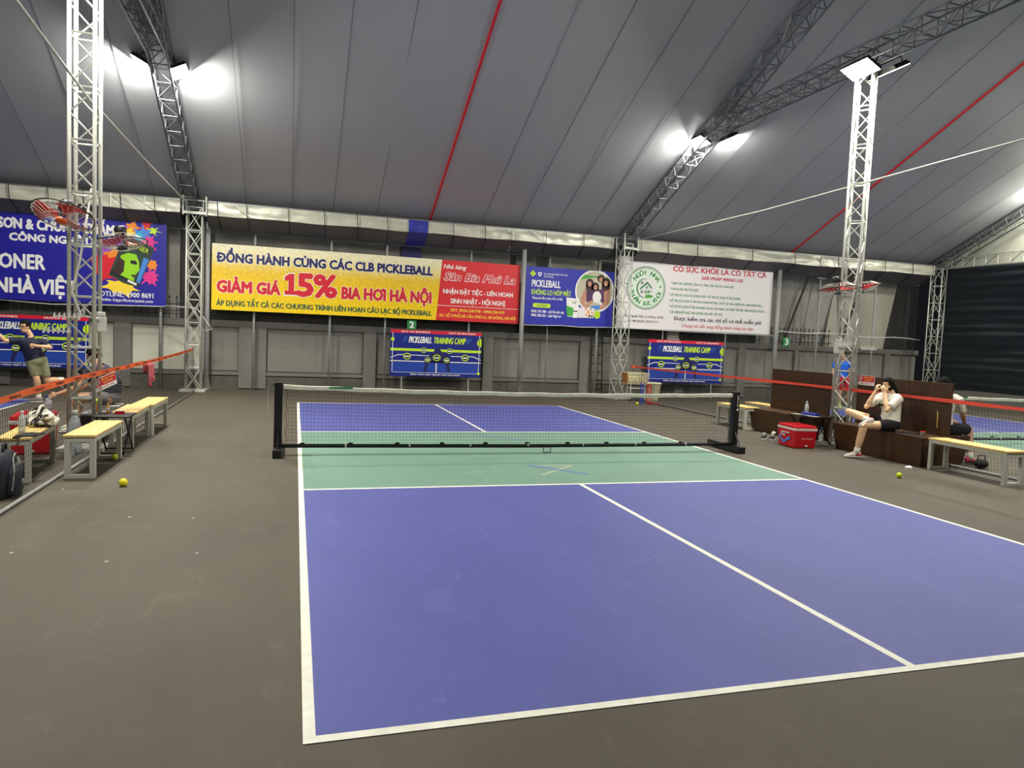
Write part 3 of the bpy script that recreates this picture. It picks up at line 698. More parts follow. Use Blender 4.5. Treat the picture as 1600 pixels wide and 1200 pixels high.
flat(bW, [(6.47, 3.30), (6.47, 3.39), (6.53, 3.39), (6.53, 3.34)], YF, P['green'], 'emblem_chimney')
for i in (0, 1):
    for j in (0, 1): flat(bW, [(6.62+i*.04, 3.2+j*.04), (6.65+i*.04, 3.2+j*.04), (6.65+i*.04, 3.23+j*.04), (6.62+i*.04, 3.23+j*.04)], YF, P['green'], 'emblem_window')
lettering(bW, 'HP', 6.48, 6.82, 3.05, 3.14, P['green'], YF, .01)
flat(bW, [(6.60, 2.97), (6.66, 3.02), (6.75, 3.025), (6.90, 2.99), (6.80, 2.93), (6.68, 2.92)], YF, P['leaf'], 'emblem_leaf')
# blue M banner art
for a in (0, 1, 2, 3):
    cx, cz = 3.15+.045*math.cos(a*PI/2), 3.405+.045*math.sin(a*PI/2)
    flat(bM, disc(cx, cz, .04, .036, 10), YF, P['lime'], 'logo_petal')
flat(bM, [(3.30, 3.45), (3.40, 3.45), (3.40, 3.38), (3.35, 3.33), (3.30, 3.38)], YF, P['white'], 'logo_shield'); flat(bM, [(3.33, 3.43), (3.37, 3.43), (3.37, 3.38), (3.33, 3.38)], YF-.001, P['banner_blue'], 'logo_inset')
flat(bM, disc(3.24, 2.535, .06, .06, 12, PI/2, 1.5*PI*1.0001)+disc(3.65, 2.535, .06, .06, 12, -PI/2, PI/2), YF+.001, P['lime'], 'lime_pill')
cx, cz, R = 5.03, 3.02, .56
def clipc(poly):     # keep photo shapes inside the banner's round window and right edge
    out = []
    for x, z in poly:
        d = math.hypot(x-cx, z-cz)
        if d > R: x, z = cx+(x-cx)*R/d, cz+(z-cz)*R/d
        out.append((min(x, 5.59), min(z, 3.59)))
    return out
def ph(poly, m, k): flat(bM, clipc(poly), YF+.0028-k*.0004, P[m], 'photo_print', .0002)
flat(bM, [(min(x, 5.598), min(z, 3.598)) for x, z in disc(cx, cz, R+.045, n=40)], YF+.0032, P['white'], 'photo_ring', .0004)
ph(disc(cx, cz, R, n=40), 'sand', 0)
ph([(4.5, 3.35), (4.6, 3.6), (5.6, 3.6), (5.6, 3.4), (5.2, 3.44), (4.8, 3.38)], 'leaf', 1)
for hx, hz, r, hair in ((4.86, 3.22, .09, 1), (5.04, 3.13, .085, 1), (5.20, 3.36, .085, 0), (5.36, 3.26, .10, 1)):
    ph(disc(hx, hz+.03, r*1.35, r*1.35, 14), 'hair', 2)
    if hair: ph([(hx-r*1.3, hz), (hx-r*1.4, hz-.4), (hx-r*.3, hz-.3), (hx+r*.3, hz-.3), (hx+r*1.4, hz-.42), (hx+r*1.3, hz)], 'hair', 2)
ph([(4.58, 2.72), (4.68, 3.02), (4.80, 3.08), (4.74, 2.6), (4.66, 2.55)], 'skin', 3); ph([(5.24, 2.58), (5.26, 3.0), (5.5, 3.12), (5.56, 2.7), (5.45, 2.6)], 'skin', 3)
ph([(4.76, 3.06), (4.98, 3.05), (5.0, 2.74), (4.78, 2.7)], 'plum', 4); ph([(5.1, 3.06), (5.3, 3.1), (5.34, 2.72), (5.2, 2.7)], 'plum', 4); ph([(4.92, 2.6), (5.3, 2.66), (5.34, 2.48), (4.9, 2.48)], 'skyblue', 4)
for hx, hz, r in ((4.86, 3.22, .075), (5.04, 3.13, .072), (5.20, 3.36, .07), (5.36, 3.26, .08)): ph(disc(hx, hz, r*.8, r, 14), 'skin', 5)
for hx, hz, r in ((4.86, 3.22, .075), (5.04, 3.13, .072), (5.36, 3.26, .08)): ph([(hx-r*.35, hz-r*.35), (hx+r*.35, hz-r*.35), (hx, hz-r*.6)], 'white', 6)
ph(disc(5.10, 2.86, .135, .17, 20), 'white', 6); ph([(5.14, 2.72), (5.24, 2.74), (5.3, 2.6), (5.24, 2.57)], 'white', 6)
ph([(4.7, 2.56), (4.9, 2.74), (5.0, 2.8), (4.96, 2.68), (4.78, 2.52)], 'skin', 6); ph([(5.18, 2.66), (5.34, 2.62), (5.36, 2.54), (5.22, 2.52)], 'skin', 7)
flat(bM, [(4.17, 2.80), (4.57, 2.78), (4.53, 2.27), (4.22, 2.26)], YF-.0004, P['white'], 'tub_print', .0003); flat(bM, [(4.175, 2.58), (4.42, 2.50), (4.50, 2.30), (4.22, 2.27)], YF-.0008, P['leaf'], 'tub_print', .0003)
lettering(bM, 'LE', 4.36, 4.50, 2.64, 2.72, P['black'], YF-.001, .004, .3)
flat(bM, [(4.40, 2.56), (4.52, 2.56), (4.53, 2.24), (4.39, 2.24)], YF-.0012, P['white'], 'bottle_print', .0003); flat(bM, [(4.39, 2.44), (4.53, 2.44), (4.53, 2.41), (4.39, 2.41)], YF-.0016, P['black'], 'bottle_band', .0003)
flat(bM, [(4.54, 2.54), (5.04, 2.54), (5.02, 2.26), (4.54, 2.25)], YF-.0006, P['banner_white'], 'carton_print', .0003)
for ax, az, r in ((4.78, 2.5, .03), (4.86, 2.42, .04), (4.93, 2.5, .03), (4.8, 2.34, .03), (4.9, 2.33, .035), (4.98, 2.4, .03)): flat(bM, disc(ax, az, r, n=8), YF-.001, P['orange'], 'carton_spot', .0003)
for ax in (4.89, 4.97): flat(bM, [(ax-.025, 2.33), (ax+.025, 2.33), (ax+.025, 2.28), (ax-.025, 2.28)], YF-.0014, P['black'], 'carton_square', .0003)
flat(bM, disc(5.13, 2.36, .10, .115, 20), YF-.0006, P['lime'], 'ball_print', .0003)
for a in range(7): flat(bM, disc(5.13+.055*math.cos(a*PI/3)*(a < 6), 2.36+.065*math.sin(a*PI/3)*(a < 6), .011, n=6), YF-.001, P['navy'], 'ball_hole_print', .0002)
# blue paint advert art
def blob(cx, cz, r, m, n=36, k=.35, seed=1, lay=0, sx=1, sz=1, spikes=7):
    rnd = random.Random(seed); ph_ = rnd.random()*6; pts = []
    for i in range(n):
        a = 2*PI*i/n; q = 1+k*max(0, math.sin(a*spikes+ph_))**2*rnd.uniform(.4, 1.4)-.08*math.cos(3*a)
        pts.append((cx+r*q*math.cos(a)*sx, cz+r*q*math.sin(a)*sz))
    flat(bL, pts, YF+.0024-lay*.0004-seed*.00001, P[m], 'paint_splash', .0002)
blob(-7.35, 3.16, .24, 'purple', seed=2, sz=1.2); blob(-7.18, 3.34, .16, 'purple', seed=12, sz=1.5, k=.5); blob(-7.18, 3.08, .22, 'orange', seed=3, lay=1); blob(-7.4, 2.84, .24, 'splred', seed=4, lay=2); blob(-7.5, 2.95, .18, 'splred', seed=14, lay=2)
blob(-7.08, 2.42, .15, 'yellow', seed=5, lay=1, sx=1.9, k=.6); blob(-6.45, 2.68, .14, 'pink', seed=6, lay=1, k=.8, n=60, spikes=9); blob(-6.42, 2.98, .1, 'orange', seed=7, k=.6)
blob(-6.85, 3.82, .11, 'orange', seed=8, lay=1, k=.9, spikes=5); blob(-6.93, 3.7, .09, 'yellow', seed=18, lay=2, k=.9); blob(-6.62, 3.66, .14, 'skyblue', seed=9, lay=2, k=.9, n=50); blob(-6.55, 3.85, .08, 'splred', seed=10, lay=1, k=1.2, sz=1.7); blob(-6.42, 3.78, .06, 'lime', seed=11, lay=1, k=1.2, sx=1.5)
blob(-6.5, 3.5, .12, 'pink', seed=21, lay=3, k=1.0, n=50); blob(-6.72, 3.62, .08, 'cyan', seed=22, lay=4, k=.9); blob(-7.0, 3.82, .04, 'purple', seed=23, lay=4, k=1.5)
TN = [(-7.02, 3.60), (-6.37, 3.38), (-6.70, 2.42), (-7.34, 2.68)]
def tp(u, v):
    a = Vector(TN[0]).lerp(Vector(TN[1]), u); b = Vector(TN[3]).lerp(Vector(TN[2]), u); return tuple(a.lerp(b, v))
def tq(l, m, nm, lay): flat(bL, [tp(*q) for q in l], YF-.0002-lay*.0004, P[m], nm, .0003)
tq([(0, 0), (.5, -.04), (1, 0), (1, 1), (.5, 1.04), (0, 1)], 'tin', 'paint_tin_print', 0)
tq([(.12, .45), (.3, .33), (.55, .30), (.72, .45), (.82, .62), (.74, .78), (.8, .95), (.3, .93), (.16, .75)], 'tinface', 'tin_portrait_print', 1)
tq([(.1, .5), (.3, .55), (.38, .78), (.3, .93), (.08, .9)], 'hair', 'tin_portrait_print', 2); tq([(.45, .48), (.6, .44), (.7, .5), (.6, .54), (.48, .54)], 'black', 'tin_portrait_print', 2)
tq([(.62, .78), (.76, .76), (.72, .84)], 'hair', 'tin_portrait_print', 2); tq([(.80, .3), (.97, .3), (.97, .9), (.86, .9)], 'skyblue', 'tin_portrait_print', 1); tq([(.16, .06), (.92, .06), (.92, .2), (.16, .2)], 'black', 'tin_label_print', 2)
tq([(.02, .88), (.98, .92), (.98, .97), (.02, .95)], 'black', 'tin_label_print', 3); tq([(.6, .92), (.9, .93), (.9, .98), (.6, .97)], 'white', 'tin_label_print', 4)
vs, fs = text_geo('KONER'); mx = max(v[0] for v in vs)
MB().add([(lambda p: (p[0], YF-.002, p[1]))(tp(.2+.68*v[0]/mx, .185-.11*v[1]/CAP)) for v in vs], fs).ob('tin_lettering', P['lime'], bL)

# training camp banners
def training(x0, x1, z0, z1, lab):
    t = thing('training_banner', lab, 'banner', 'training camp banners on the back wall'); w = x1-x0; h = z1-z0
    MB().box((x0, YF+.03, z0), (x1, YF+.05, z1)).ob('print_sheet', P['train'], t)
    for x in (x0+w*.13, x1-w*.13): MB().tube([(x, YF+.075, 0), (x, YF+.075, z1)], .022, 6).ob('support_pole', M_pole, t)
    X = lambda u: x0+w*u; Z = lambda v: z1-h*v; y = YF+.028
    def q(l, m, nm, lay=0): return flat(t, [(X(u), Z(v)) for u, v in l], y-lay*.001, P[m], nm, .0006)
    q([(0, 0), (1, 0), (1, .07), (0, .07)], 'camred', 'red_strip')
    q([(.02, .70), (.98, .70), (.98, .92), (.02, .92)], 'trainlight', 'court_print')
    q([(.0, .40), (.48, .40), (.47, .455), (0, .455)], 'lime', 'lime_bar'); q([(.54, .40), (1, .40), (1, .455), (.535, .455)], 'lime', 'lime_bar')
    q([(.0, .665), (1, .665), (1, .685), (0, .685)], 'white', 'court_line_print', 1); q([(.496, .685), (.508, .685), (.508, .92), (.496, .92)], 'white', 'court_line_print', 1)
    q([(.0, .60), (.0, .615), (.095, .545), (.42, .553), (.42, .54), (.09, .53)], 'white', 'court_line_print', 1); q([(1, .60), (1, .615), (.905, .545), (.66, .553), (.66, .54), (.91, .53)], 'white', 'court_line_print', 1)
    q([(.02, .07), (.026, .07), (.026, .92), (.02, .92)], 'white', 'border_print', 1); q([(.974, .07), (.98, .07), (.98, .92), (.974, .92)], 'white', 'border_print', 1); q([(.02, .915), (.98, .915), (.98, .922), (.02, .922)], 'white', 'border_print', 1)
    q([(.36, .70), (.44, .52), (.48, .45), (.52, .36), (.56, .45), (.62, .52), (.66, .70)], 'navy', 'figure_print', 1); q([(.38, .70), (.42, .70), (.39, .9), (.36, .9)], 'navy', 'figure_print', 1); q([(.60, .70), (.64, .70), (.66, .9), (.63, .9)], 'navy', 'figure_print', 1)
    for u, v, r in ((.36, .43, .034), (.645, .43, .034), (.18, .57, .042), (.405, .635, .032), (.505, .585, .042), (.615, .635, .032), (.82, .57, .042)):
        flat(t, disc(X(u), Z(v), r*w, r*w*.85, 20), y-.002, P['lime'], 'target_print', .0004); flat(t, disc(X(u), Z(v), r*w*.78, r*w*.63, 20), y-.0028, P['black'], 'target_print', .0004)
        q([(u-r*.6, v-.013), (u+r*.6, v-.013), (u+r*.6, v+.017), (u-r*.6, v+.017)], 'white', 'target_word', 4)
    flat(t, [(min(a, x1), b) for a, b in disc(X(.995), Z(.23), .045*w, n=20)], y-.001, P['lime'], 'ball_print', .0004); flat(t, disc(X(.022), Z(.21), .02*w, n=14), y-.002, P['lime'], 'ball_print', .0004); flat(t, disc(X(.978), Z(.91), .016*w, n=14), y-.002, P['lime'], 'ball_print', .0004)
    k = .0012
    lettering(t, 'OUT OF BOUNDS', X(.11), X(.42), Z(.055), Z(.02), P['white'], y-.001, .006); lettering(t, 'OUT OF BOUNDS', X(.63), X(.93), Z(.055), Z(.02), P['white'], y-.001, .006)
    lettering(t, 'PICKLEBALL', X(.195), X(.44), Z(.275), Z(.145), P['white'], y-.001, .016, .3); lettering(t, 'TRAINING CAMP', X(.47), X(.82), Z(.275), Z(.145), P['lime'], y-.001, .014, .3)
    lettering(t, 'PI', X(.13), X(.18), Z(.275), Z(.145), P['ghost'], y-.0005, .01, .3); lettering(t, 'IP', X(.825), X(.885), Z(.275), Z(.145), P['ghost'], y-.0005, .01, .3)
    lettering(t, 'SPIN TWO FEET FROM THE GROUND', X(.22), X(.77), Z(.975), Z(.945), P['white'], y-.001, .005)
training(-.71, 1.76, .47, 1.70, 'blue training camp banner beneath the number 2 sign')
training(6.82, 9.37, .47, 1.73, 'blue training camp banner beneath the white health advert')
training(-10.25, -7.76, .46, 1.66, 'blue training camp banner beneath the blue paint advert')
def number(n, x0, x1, z0, z1):
    t = thing('court_number_sign', 'small green sign with white number %s, %s' % (n, 'above the middle training banner' if n == '2' else 'right of the white advert'), 'sign', 'court number signs')
    MB().box((x0, YF, z0), (x1, YF+.015, z1)).ob('plate', P['sign_green'], t, bevel=.002)
    MB().box((x0+.1, YF+.015, z0+.2), (x0+.12, 9.68, z0+.22)).ob('hanger', M_pole, t)
    w = x1-x0; h = z1-z0; lettering(t, n, x0+w*.28, x1-w*.28, z0+h*.18, z1-h*.16, P['white'], YF-.002, .02)
number('2', -.29, -.05, 1.71, 1.95); number('3', 11.47, 11.73, 1.68, 1.97)
t = thing('meter_box', 'small grey cardboard panel above the right training banner', 'box')
MB().box((7.62, 9.8, 1.72), (8.0, 9.9, 2.0)).ob('panel', M_tarplight, t, bevel=.01); MB().box((7.6, 9.79, 1.72), (8.02, 9.8, 1.78)).ob('lower_band', M_white, t)
# ladder leaning in the shadow left of the rear middle column
t = thing('ladder', 'dark grey metal ladder against the wall behind the rear column', 'ladder')
for x in (5.15, 5.5): MB().tube([(x, 9.70, 0), (x, 9.84, 2.1)], .018, 6).ob('stile', M_iron, t)
for i in range(8): z = .2+i*.25; MB().tube([(5.15, 9.70+.14*z/2.1, z), (5.5, 9.70+.14*z/2.1, z)], .013, 6).ob('rung', M_iron, t)

# ================================================================ NETS
def wire_net(x0, x1, zfun_top, zb, y, pitch, r, parent, along='x', bottom=None, name='netting'):
    mb = MB(); n = int(abs(x1-x0)/pitch)
    nh = int((zfun_top(x0)-zb)/pitch)
    def P3(s, f):     # f 0 top .. 1 bottom
        a = x0+(x1-x0)*s; zt = zfun_top(a); z = zt+(zb-zt)*f; yy = y(f) if callable(y) else y
        return (a, yy, z) if along == 'x' else (yy, a, z)
    for i in range(n+1): mb.tube([P3(i/n, 0), P3(i/n, .5), P3(i/n, 1)], r, 3, cap=False)
    for j in range(1, nh+1): mb.tube([P3(i/24, j/nh) for i in range(25)], r, 3, cap=False)
    return mb.ob(name, M_net, parent, kind='stuff')
def court_net(cx, cy, lab, post_w=.10, x0=-3.30, x1=3.40):
    t = thing('court_net', lab, 'net', 'portable court nets', (cx, cy, 0))
    for x in (x0, x1):
        MB().box((x-.05, -.05, .05), (x+.05, .05, .93)).ob('post', M_blackpl, t, bevel=.006)
        MB().box((x-.055, -.30 if x < 0 else -.26, .0), (x+.055, .62, .105)).ob('foot', M_blackpl, t, bevel=.006)
        MB().tube([(x, -.2, .1), (x, -.05, .3)], .012, 5).ob('foot_brace', M_black, t)
        MB().tube([(x-.07*(1 if x < 0 else -1), 0, .90), (x-.02, 0, .90)], .012, 6).ob('hook', M_black, t)
    top = lambda a: .90-.045*(1-((a-(x0+x1)/2)/((x1-x0)/2))**2)
    def tape(u, v):
        a = x0+.05+(x1-x0-.1)*u; return (a, -.012+.024*0, top(a)-.052*v+.004*math.sin(a*9))
    def tp3(u, v):     # folded band: front skirt, rounded top, back skirt
        a = x0+.05+(x1-x0-.1)*u; k = v*6-3; s = max(-1, min(1, k/1.0)); dz = max(0, abs(k)-1)/2*.05
        return (a, .013*s, top(a)+.004*(1-abs(s))-dz-.002+.004*math.sin(a*9))
    MB().grid(tp3, 40, 12).ob('top_tape', M_netband, t, smooth=True)
    MB().box((x0+.62, -.0175, .862), (x0+.92, -.014, .885)).ob('tape_patch', P['sign_green'], t)
    MB().tube([(x0+.05, 0, .115), ((x0+x1)/2, 0, .10), (x1-.05, 0, .115)], .026, 8).ob('base_bar', M_black, t)
    for k in range(1, 8): a = x0+(x1-x0)*k/8; MB().tube([(a, 0, .112), (a+.02, 0, .112)], .0275, 8).ob('bar_joint', M_galv, t)
    for k in range(11): a = x0+.3+(x1-x0-.6)*k/10; MB().box((a-.03, -.01, .13), (a+.03, .01, .155)).ob('strap', M_black, t)
    MB().tube([(.29, -.02, .09), (.29, -.02, .01), (.40, -.02, .01), (.40, -.02, .09)], .007, 5).ob('centre_foot', M_black, t)
    wire_net(x0+.08, x1-.08, lambda a: top(a)-.05, .14, 0, .046, .0011, t)
    mb = MB().tube([(x0+.08+.03*abs(math.sin(k*1.2)), 0, .88-k*.075) for k in range(11)], .004, 4); mb.ob('lacing_cord', M_net, t)
    mb = MB().tube([(x1-.08-.02*abs(math.sin(k*1.2)), 0, .88-k*.075) for k in range(11)], .004, 4); mb.ob('lacing_cord', M_net, t)
    return t
n1 = court_net(0, 0, 'portable black pickleball net across the middle court')
MB().tube([(-3.42, -.02, .88), (-3.43, -.02, .72), (-3.42, -.02, .60)], .004, 4).ob('winch_strap', M_galv, n1); MB().box((-3.435, -.035, .58), (-3.405, -.005, .64)).ob('winch', M_galv, n1)
for k_, ch_ in enumerate('PICKLE'): lettering(n1, ch_, 3.405, 3.43, .85-k_*.03, .872-k_*.03, P['white'], -.052, .002, name='post_lettering')
flat(n1, [(3.40, .64), (3.43, .64), (3.43, .67), (3.40, .67)], -.0525, P['white'], 'post_sticker')
court_net(11.5, .55, 'portable net across the right-hand court behind the seated people', x0=-3.75, x1=3.4)
court_net(-11.0, 0.0, 'portable net across the left-hand court at the frame edge', x0=-3.3, x1=3.3)

def divider(xt, xb, y0, y1, top, mtape, lab, tw, marks):
    t = thing('divider_net', lab, 'net', 'rope nets between the courts')
    wire_net(y0, y1, lambda a: top(a)-.02, .03, (lambda f: xt+(xb-xt)*f), .05, .0016, t, along='y')
    N = 60
    def tp_(u, v):
        a = y0+(y1-y0)*u; tws = .006*math.sin(a*4.1)+.004*math.sin(a*9.7)
        return (xt-.006+tws, a, top(a)+.012+(tw*.5-tw*v)*(1+.12*math.sin(a*3)))
    MB().grid(tp_, N, 2).ob('marker_tape', mtape, t, solid=.002)
    if marks:
        k = 0; a = y0+.3
        while a < y1-.3:
            s = 1 if marks == 1 else -1
            for d in range(5):
                aa = a+d*.05; MB().add([(xt-.016*s*0+(.010 if xt < 0 else -.018), aa, top(aa)+.012+z) for z in (-.012, .012)]+[(xt+(.010 if xt < 0 else -.018), aa+.03, top(aa)+.012+z) for z in (.014, -.010)], [(0, 1, 2, 3)]).ob('tape_mark', P['black'], t)
            a += .62
    MB().tube([(xb, y0, .02), (xb, (y0+y1)/2, .02), (xb, y1, .02)], .018, 6).ob('ground_pipe', M_pole, t, smooth=True)
    return t
topL = lambda y: .952+.05*max(0, (y-4)/5)**1.5 - .045*math.exp(-((y+3.2)/1.6)**2)
dL = divider(-5.425, -5.39, -6.5, 9.0, topL, M_orange, 'rope net topped with bright orange tape on the left', .06, 1)
topR = lambda y: .945+.015*math.cos(y*.4)
dR = divider(5.95, 6.12, -6.0, 8.8, topR, M_coral, 'rope net topped with coral red tape on the right', .05, 0)
for a in [-2.2+.03*i for i in range(14)]: pass
MB().box((5.90, 8.55, .90), (5.95, 8.60, .98)).ob('tape_knot', M_orange, dR)

# ================================================================ BENCHES
def bench(L, lab, loc, rz, grp='pine topped benches with pale frames', w=.28, h=.45):
    t = thing('bench', lab, 'bench', grp, loc, rz)      # long side along local y from 0..L, centred in x
    MB().box((-w/2-.008, -.01, h-.025), (w/2+.008, L+.01, h)).ob('seat_board', M_pine, t, bevel=.004)
    s = .052
    for y in (0, L-s):
        mb = MB(); mb.box((-w/2, y, 0), (-w/2+s, y+s, h-.025)); mb.box((w/2-s, y, 0), (w/2, y+s, h-.025)); mb.box((-w/2+s, y, 0), (w/2-s, y+s, s*.8)); mb.box((-w/2+s, y, h-.025-s), (w/2-s, y+s, h-.025))
        mb.ob('end_frame', M_frame, t, bevel=.003)
    for x in (-w/2, w/2-.03): MB().box((x, s, h-.07), (x+.03, L-s, h-.025)).ob('side_rail', M_frame, t)
    return t
bench(1.19, 'pine bench in front of the left net, nearest to the viewer', (-5.185, -1.355, 0), 0)
bench(1.15, 'left pine bench second from the viewer, behind the folding table', (-5.20, .52, 0), .015)
bench(1.10, 'left pine bench farthest from the viewer', (-5.17, 1.70, 0), -.01)
bench(1.2, 'pine bench behind the left net holding a bottle and black bag', (-5.70, -1.55, 0), .10, w=.28)
bench(1.18, 'pine bench at the far right end beside the dark wooden seat', (5.66, -2.78, 0), -.02, w=.32)
bench(.98, 'pine bench partly behind the right net post', (5.45, 2.42, 0), 0, w=.3)
bench(1.1, 'pine bench beyond the right rope net beside the dark partition', (6.30, 2.55, 0), 0, w=.3)

def wooden_seat(y0, y1, yp0, yp1, lab, far=True):
    t = thing('wooden_bench', lab, 'bench', 'double sided dark wooden benches')
    MB().box((6.02, yp0, .0), (6.055, yp1, 1.215)).ob('partition', M_dark, t, bevel=.003)
    for sx, xa, xb in ((1, 5.50, 6.02), (-1, 6.055, 6.56)):
        ya, yb = (y0, y1) if sx == 1 else (yp0+.1, yp1-.15)
        # tapered box: outer face leans inwards at the foot
        xo, xi = (xa, xb) if sx == 1 else (xb, xa)
        MB().box((min(xo, xi)-(.0), ya, .415), (max(xo, xi), yb, .435)).ob('seat_top', M_dark, t, bevel=.003)
        o2 = xo+.05*sx
        MB().add([(o2, ya+.06, 0), (o2, yb-.06, 0), (xo, yb, .415), (xo, ya, .415), (o2+.02*sx, ya+.06, 0), (o2+.02*sx, yb-.06, 0), (xo+.02*sx, yb, .415), (xo+.02*sx, ya, .415)],
                 [(0, 1, 2, 3), (4, 7, 6, 5), (0, 4, 5, 1), (1, 5, 6, 2), (2, 6, 7, 3), (3, 7, 4, 0)]).ob('front_board', M_dark, t)
        for yy, k in ((ya, .06), (yb-.02, -.06)):
            MB().add([(o2, yy+k, 0), (xi, yy+k, 0), (xi, yy, .415), (xo, yy, .415), (o2, yy+.02+k, 0), (xi, yy+.02+k, 0), (xi, yy+.02, .415), (xo, yy+.02, .415)],
                     [(0, 1, 2, 3), (4, 7, 6, 5), (0, 4, 5, 1), (1, 5, 6, 2), (2, 6, 7, 3), (3, 7, 4, 0)]).ob('end_board', M_dark, t)
    return t
wooden_seat(1.08, 2.58, 1.0, 2.63, 'dark wooden bench with partition behind the red cooler')
wb2 = wooden_seat(-1.53, .28, -1.46, .36, 'dark wooden bench with partition where the woman sits')
MB().tube([(6.0, -1.28, .55), (6.0, -1.27, .80)], .008, 4).ob('pale_scratch', M_pine, wb2)
def small_sign(parent_loc, rot, lab, name='warning_sign'):
    t = thing(name, lab, 'sign', 'red warning placards', parent_loc); t.rotation_euler = rot
    MB().box((-.175, 0, -.08), (.175, .006, .08)).ob('plate', P['white'], t)
    flat(t, [(-.17, -.025), (.17, -.025), (.17, .075), (-.17, .075)], -.001, P['camred'], 'red_field'); 
    flat(t, disc(-.12, .028, .038, n=18), -.002, P['white'], 'icon_disc'); ring(t, -.12, .028, .024, .032, -.0025, P['camred'], 'icon_ring', n=20)
    lettering(t, 'X', -.135, -.105, .010, .045, P['black'], -.0028, .006)
    lettering(t, 'CẤM HÚT THUỐC', -.06, .15, .036, .054, P['yellow'], -.002, .003); lettering(t, 'NO SMOKING', -.03, .12, -.004, .016, P['yellow'], -.002, .002)
    lettering(t, 'XIN CẢM ƠN', -.12, .12, -.063, -.04, P['camred'], -.001, .002)
    return t
small_sign((6.012, .165, 1.15), (0, 0, -PI/2), 'red and white placard on top of the wooden partition')
small_sign((-5.385, .55, .845), (.05, -.3, 1.0), 'red and white placard hanging from the orange tape')
# ================================================================ PEOPLE
def loft(mb, pts, ab, lat, n=14):
    pts = [Vector(p) for p in pts]; k = len(pts); vs = []; lat = Vector(lat)
    for i, p in enumerate(pts):
        d = (pts[min(i+1, k-1)]-pts[max(i-1, 0)]).normalized(); x = (lat-d*lat.dot(d)).normalized(); y = d.cross(x)
        for j in range(n):
            t = 2*PI*j/n; vs.append(p+x*math.cos(t)*ab[i][0]+y*math.sin(t)*ab[i][1])
    fs = [(i*n+j, i*n+(j+1) % n, (i+1)*n+(j+1) % n, (i+1)*n+j) for i in range(k-1) for j in range(n)]
    fs += [tuple(reversed(range(n))), tuple((k-1)*n+j for j in range(n))]
    return mb.add(vs, fs)
def frame_of(fd, upv=(0, 0, 1)):
    y = Vector(fd).normalized(); z = Vector(upv); z = (z-y*z.dot(y)).normalized(); x = y.cross(z)
    return Matrix((x, y, z)).transposed()
def oball(mb, c, fd, r, off=(0, 0, 0), n=14, m=10, upv=(0, 0, 1)):
    R = frame_of(fd, upv); c = Vector(c)+R @ Vector(off)
    b = MB().ball((0, 0, 0), 1, n, m)
    return mb.add([c+R @ Vector((v[0]*r[0], v[1]*r[1], v[2]*r[2])) for v in b.v], b.f)
def limb(mb, pts, rs, n=12):
    P_ = [Vector(p) for p in pts]; q = []; r = []
    for i in range(len(P_)-1):
        for t in (0, .33, .66): q.append(P_[i].lerp(P_[i+1], t)); r.append(rs[i]+(rs[i+1]-rs[i])*t+(.006 if 0 < t < .5 else 0))
    q.append(P_[-1]); r.append(rs[-1]); mb.tube(q, r, n)
    for p, rr in zip(P_, rs): mb.ball(p, rr*.99, 10, 8)
    return mb
def hand(mb, wr, d, palm_n, curl=.5, s=1):
    d = Vector(d).normalized(); pn = Vector(palm_n); pn = (pn-d*pn.dot(d)).normalized(); sd = d.cross(pn); wr = Vector(wr)
    c = wr+d*.045*s
    R = Matrix((sd, d, pn)).transposed(); b = MB().ball((0, 0, 0), 1, 12, 8)
    mb.add([c+R @ Vector((v[0]*.040*s, v[1]*.052*s, v[2]*.017*s)) for v in b.v], b.f)
    for k, (o, L) in enumerate(((-.030, .066), (-.010, .078), (.010, .074), (.029, .058))):
        a = c+d*.036*s+sd*o*s; p1 = a+(d*math.cos(curl*.5)+pn*math.sin(curl*.5))*L*.5*s; p2 = p1+(d*math.cos(curl*1.5)+pn*math.sin(curl*1.5))*L*.5*s
        mb.tube([a-d*.02*s, a, p1, p2], [.0098*s, .0098*s, .009*s, .0075*s], 7)
    a = c-d*.02*s-sd*.03*s; p1 = a+(-sd*.7+d*.7+pn*.3).normalized()*.036*s; p2 = p1+(d*.9+pn*.5-sd*.2).normalized()*.03*s
    mb.tube([a, p1, p2], [.0115*s, .0105*s, .008*s], 7)
def voxel(o, size, sm=3):
    q = o.modifiers.new('remesh', 'REMESH'); q.mode = 'VOXEL'; q.voxel_size = size; q.use_smooth_shade = True
    if sm: w = o.modifiers.new('smooth', 'SMOOTH'); w.factor = .5; w.iterations = sm
    bpy.context.view_layer.update()
    me = bpy.data.meshes.new_from_object(o.evaluated_get(bpy.context.evaluated_depsgraph_get()))
    o.modifiers.clear(); old = o.data; o.data = me; me.polygons.foreach_set('use_smooth', [True]*len(me.polygons))
    bpy.data.meshes.remove(old)
    return o
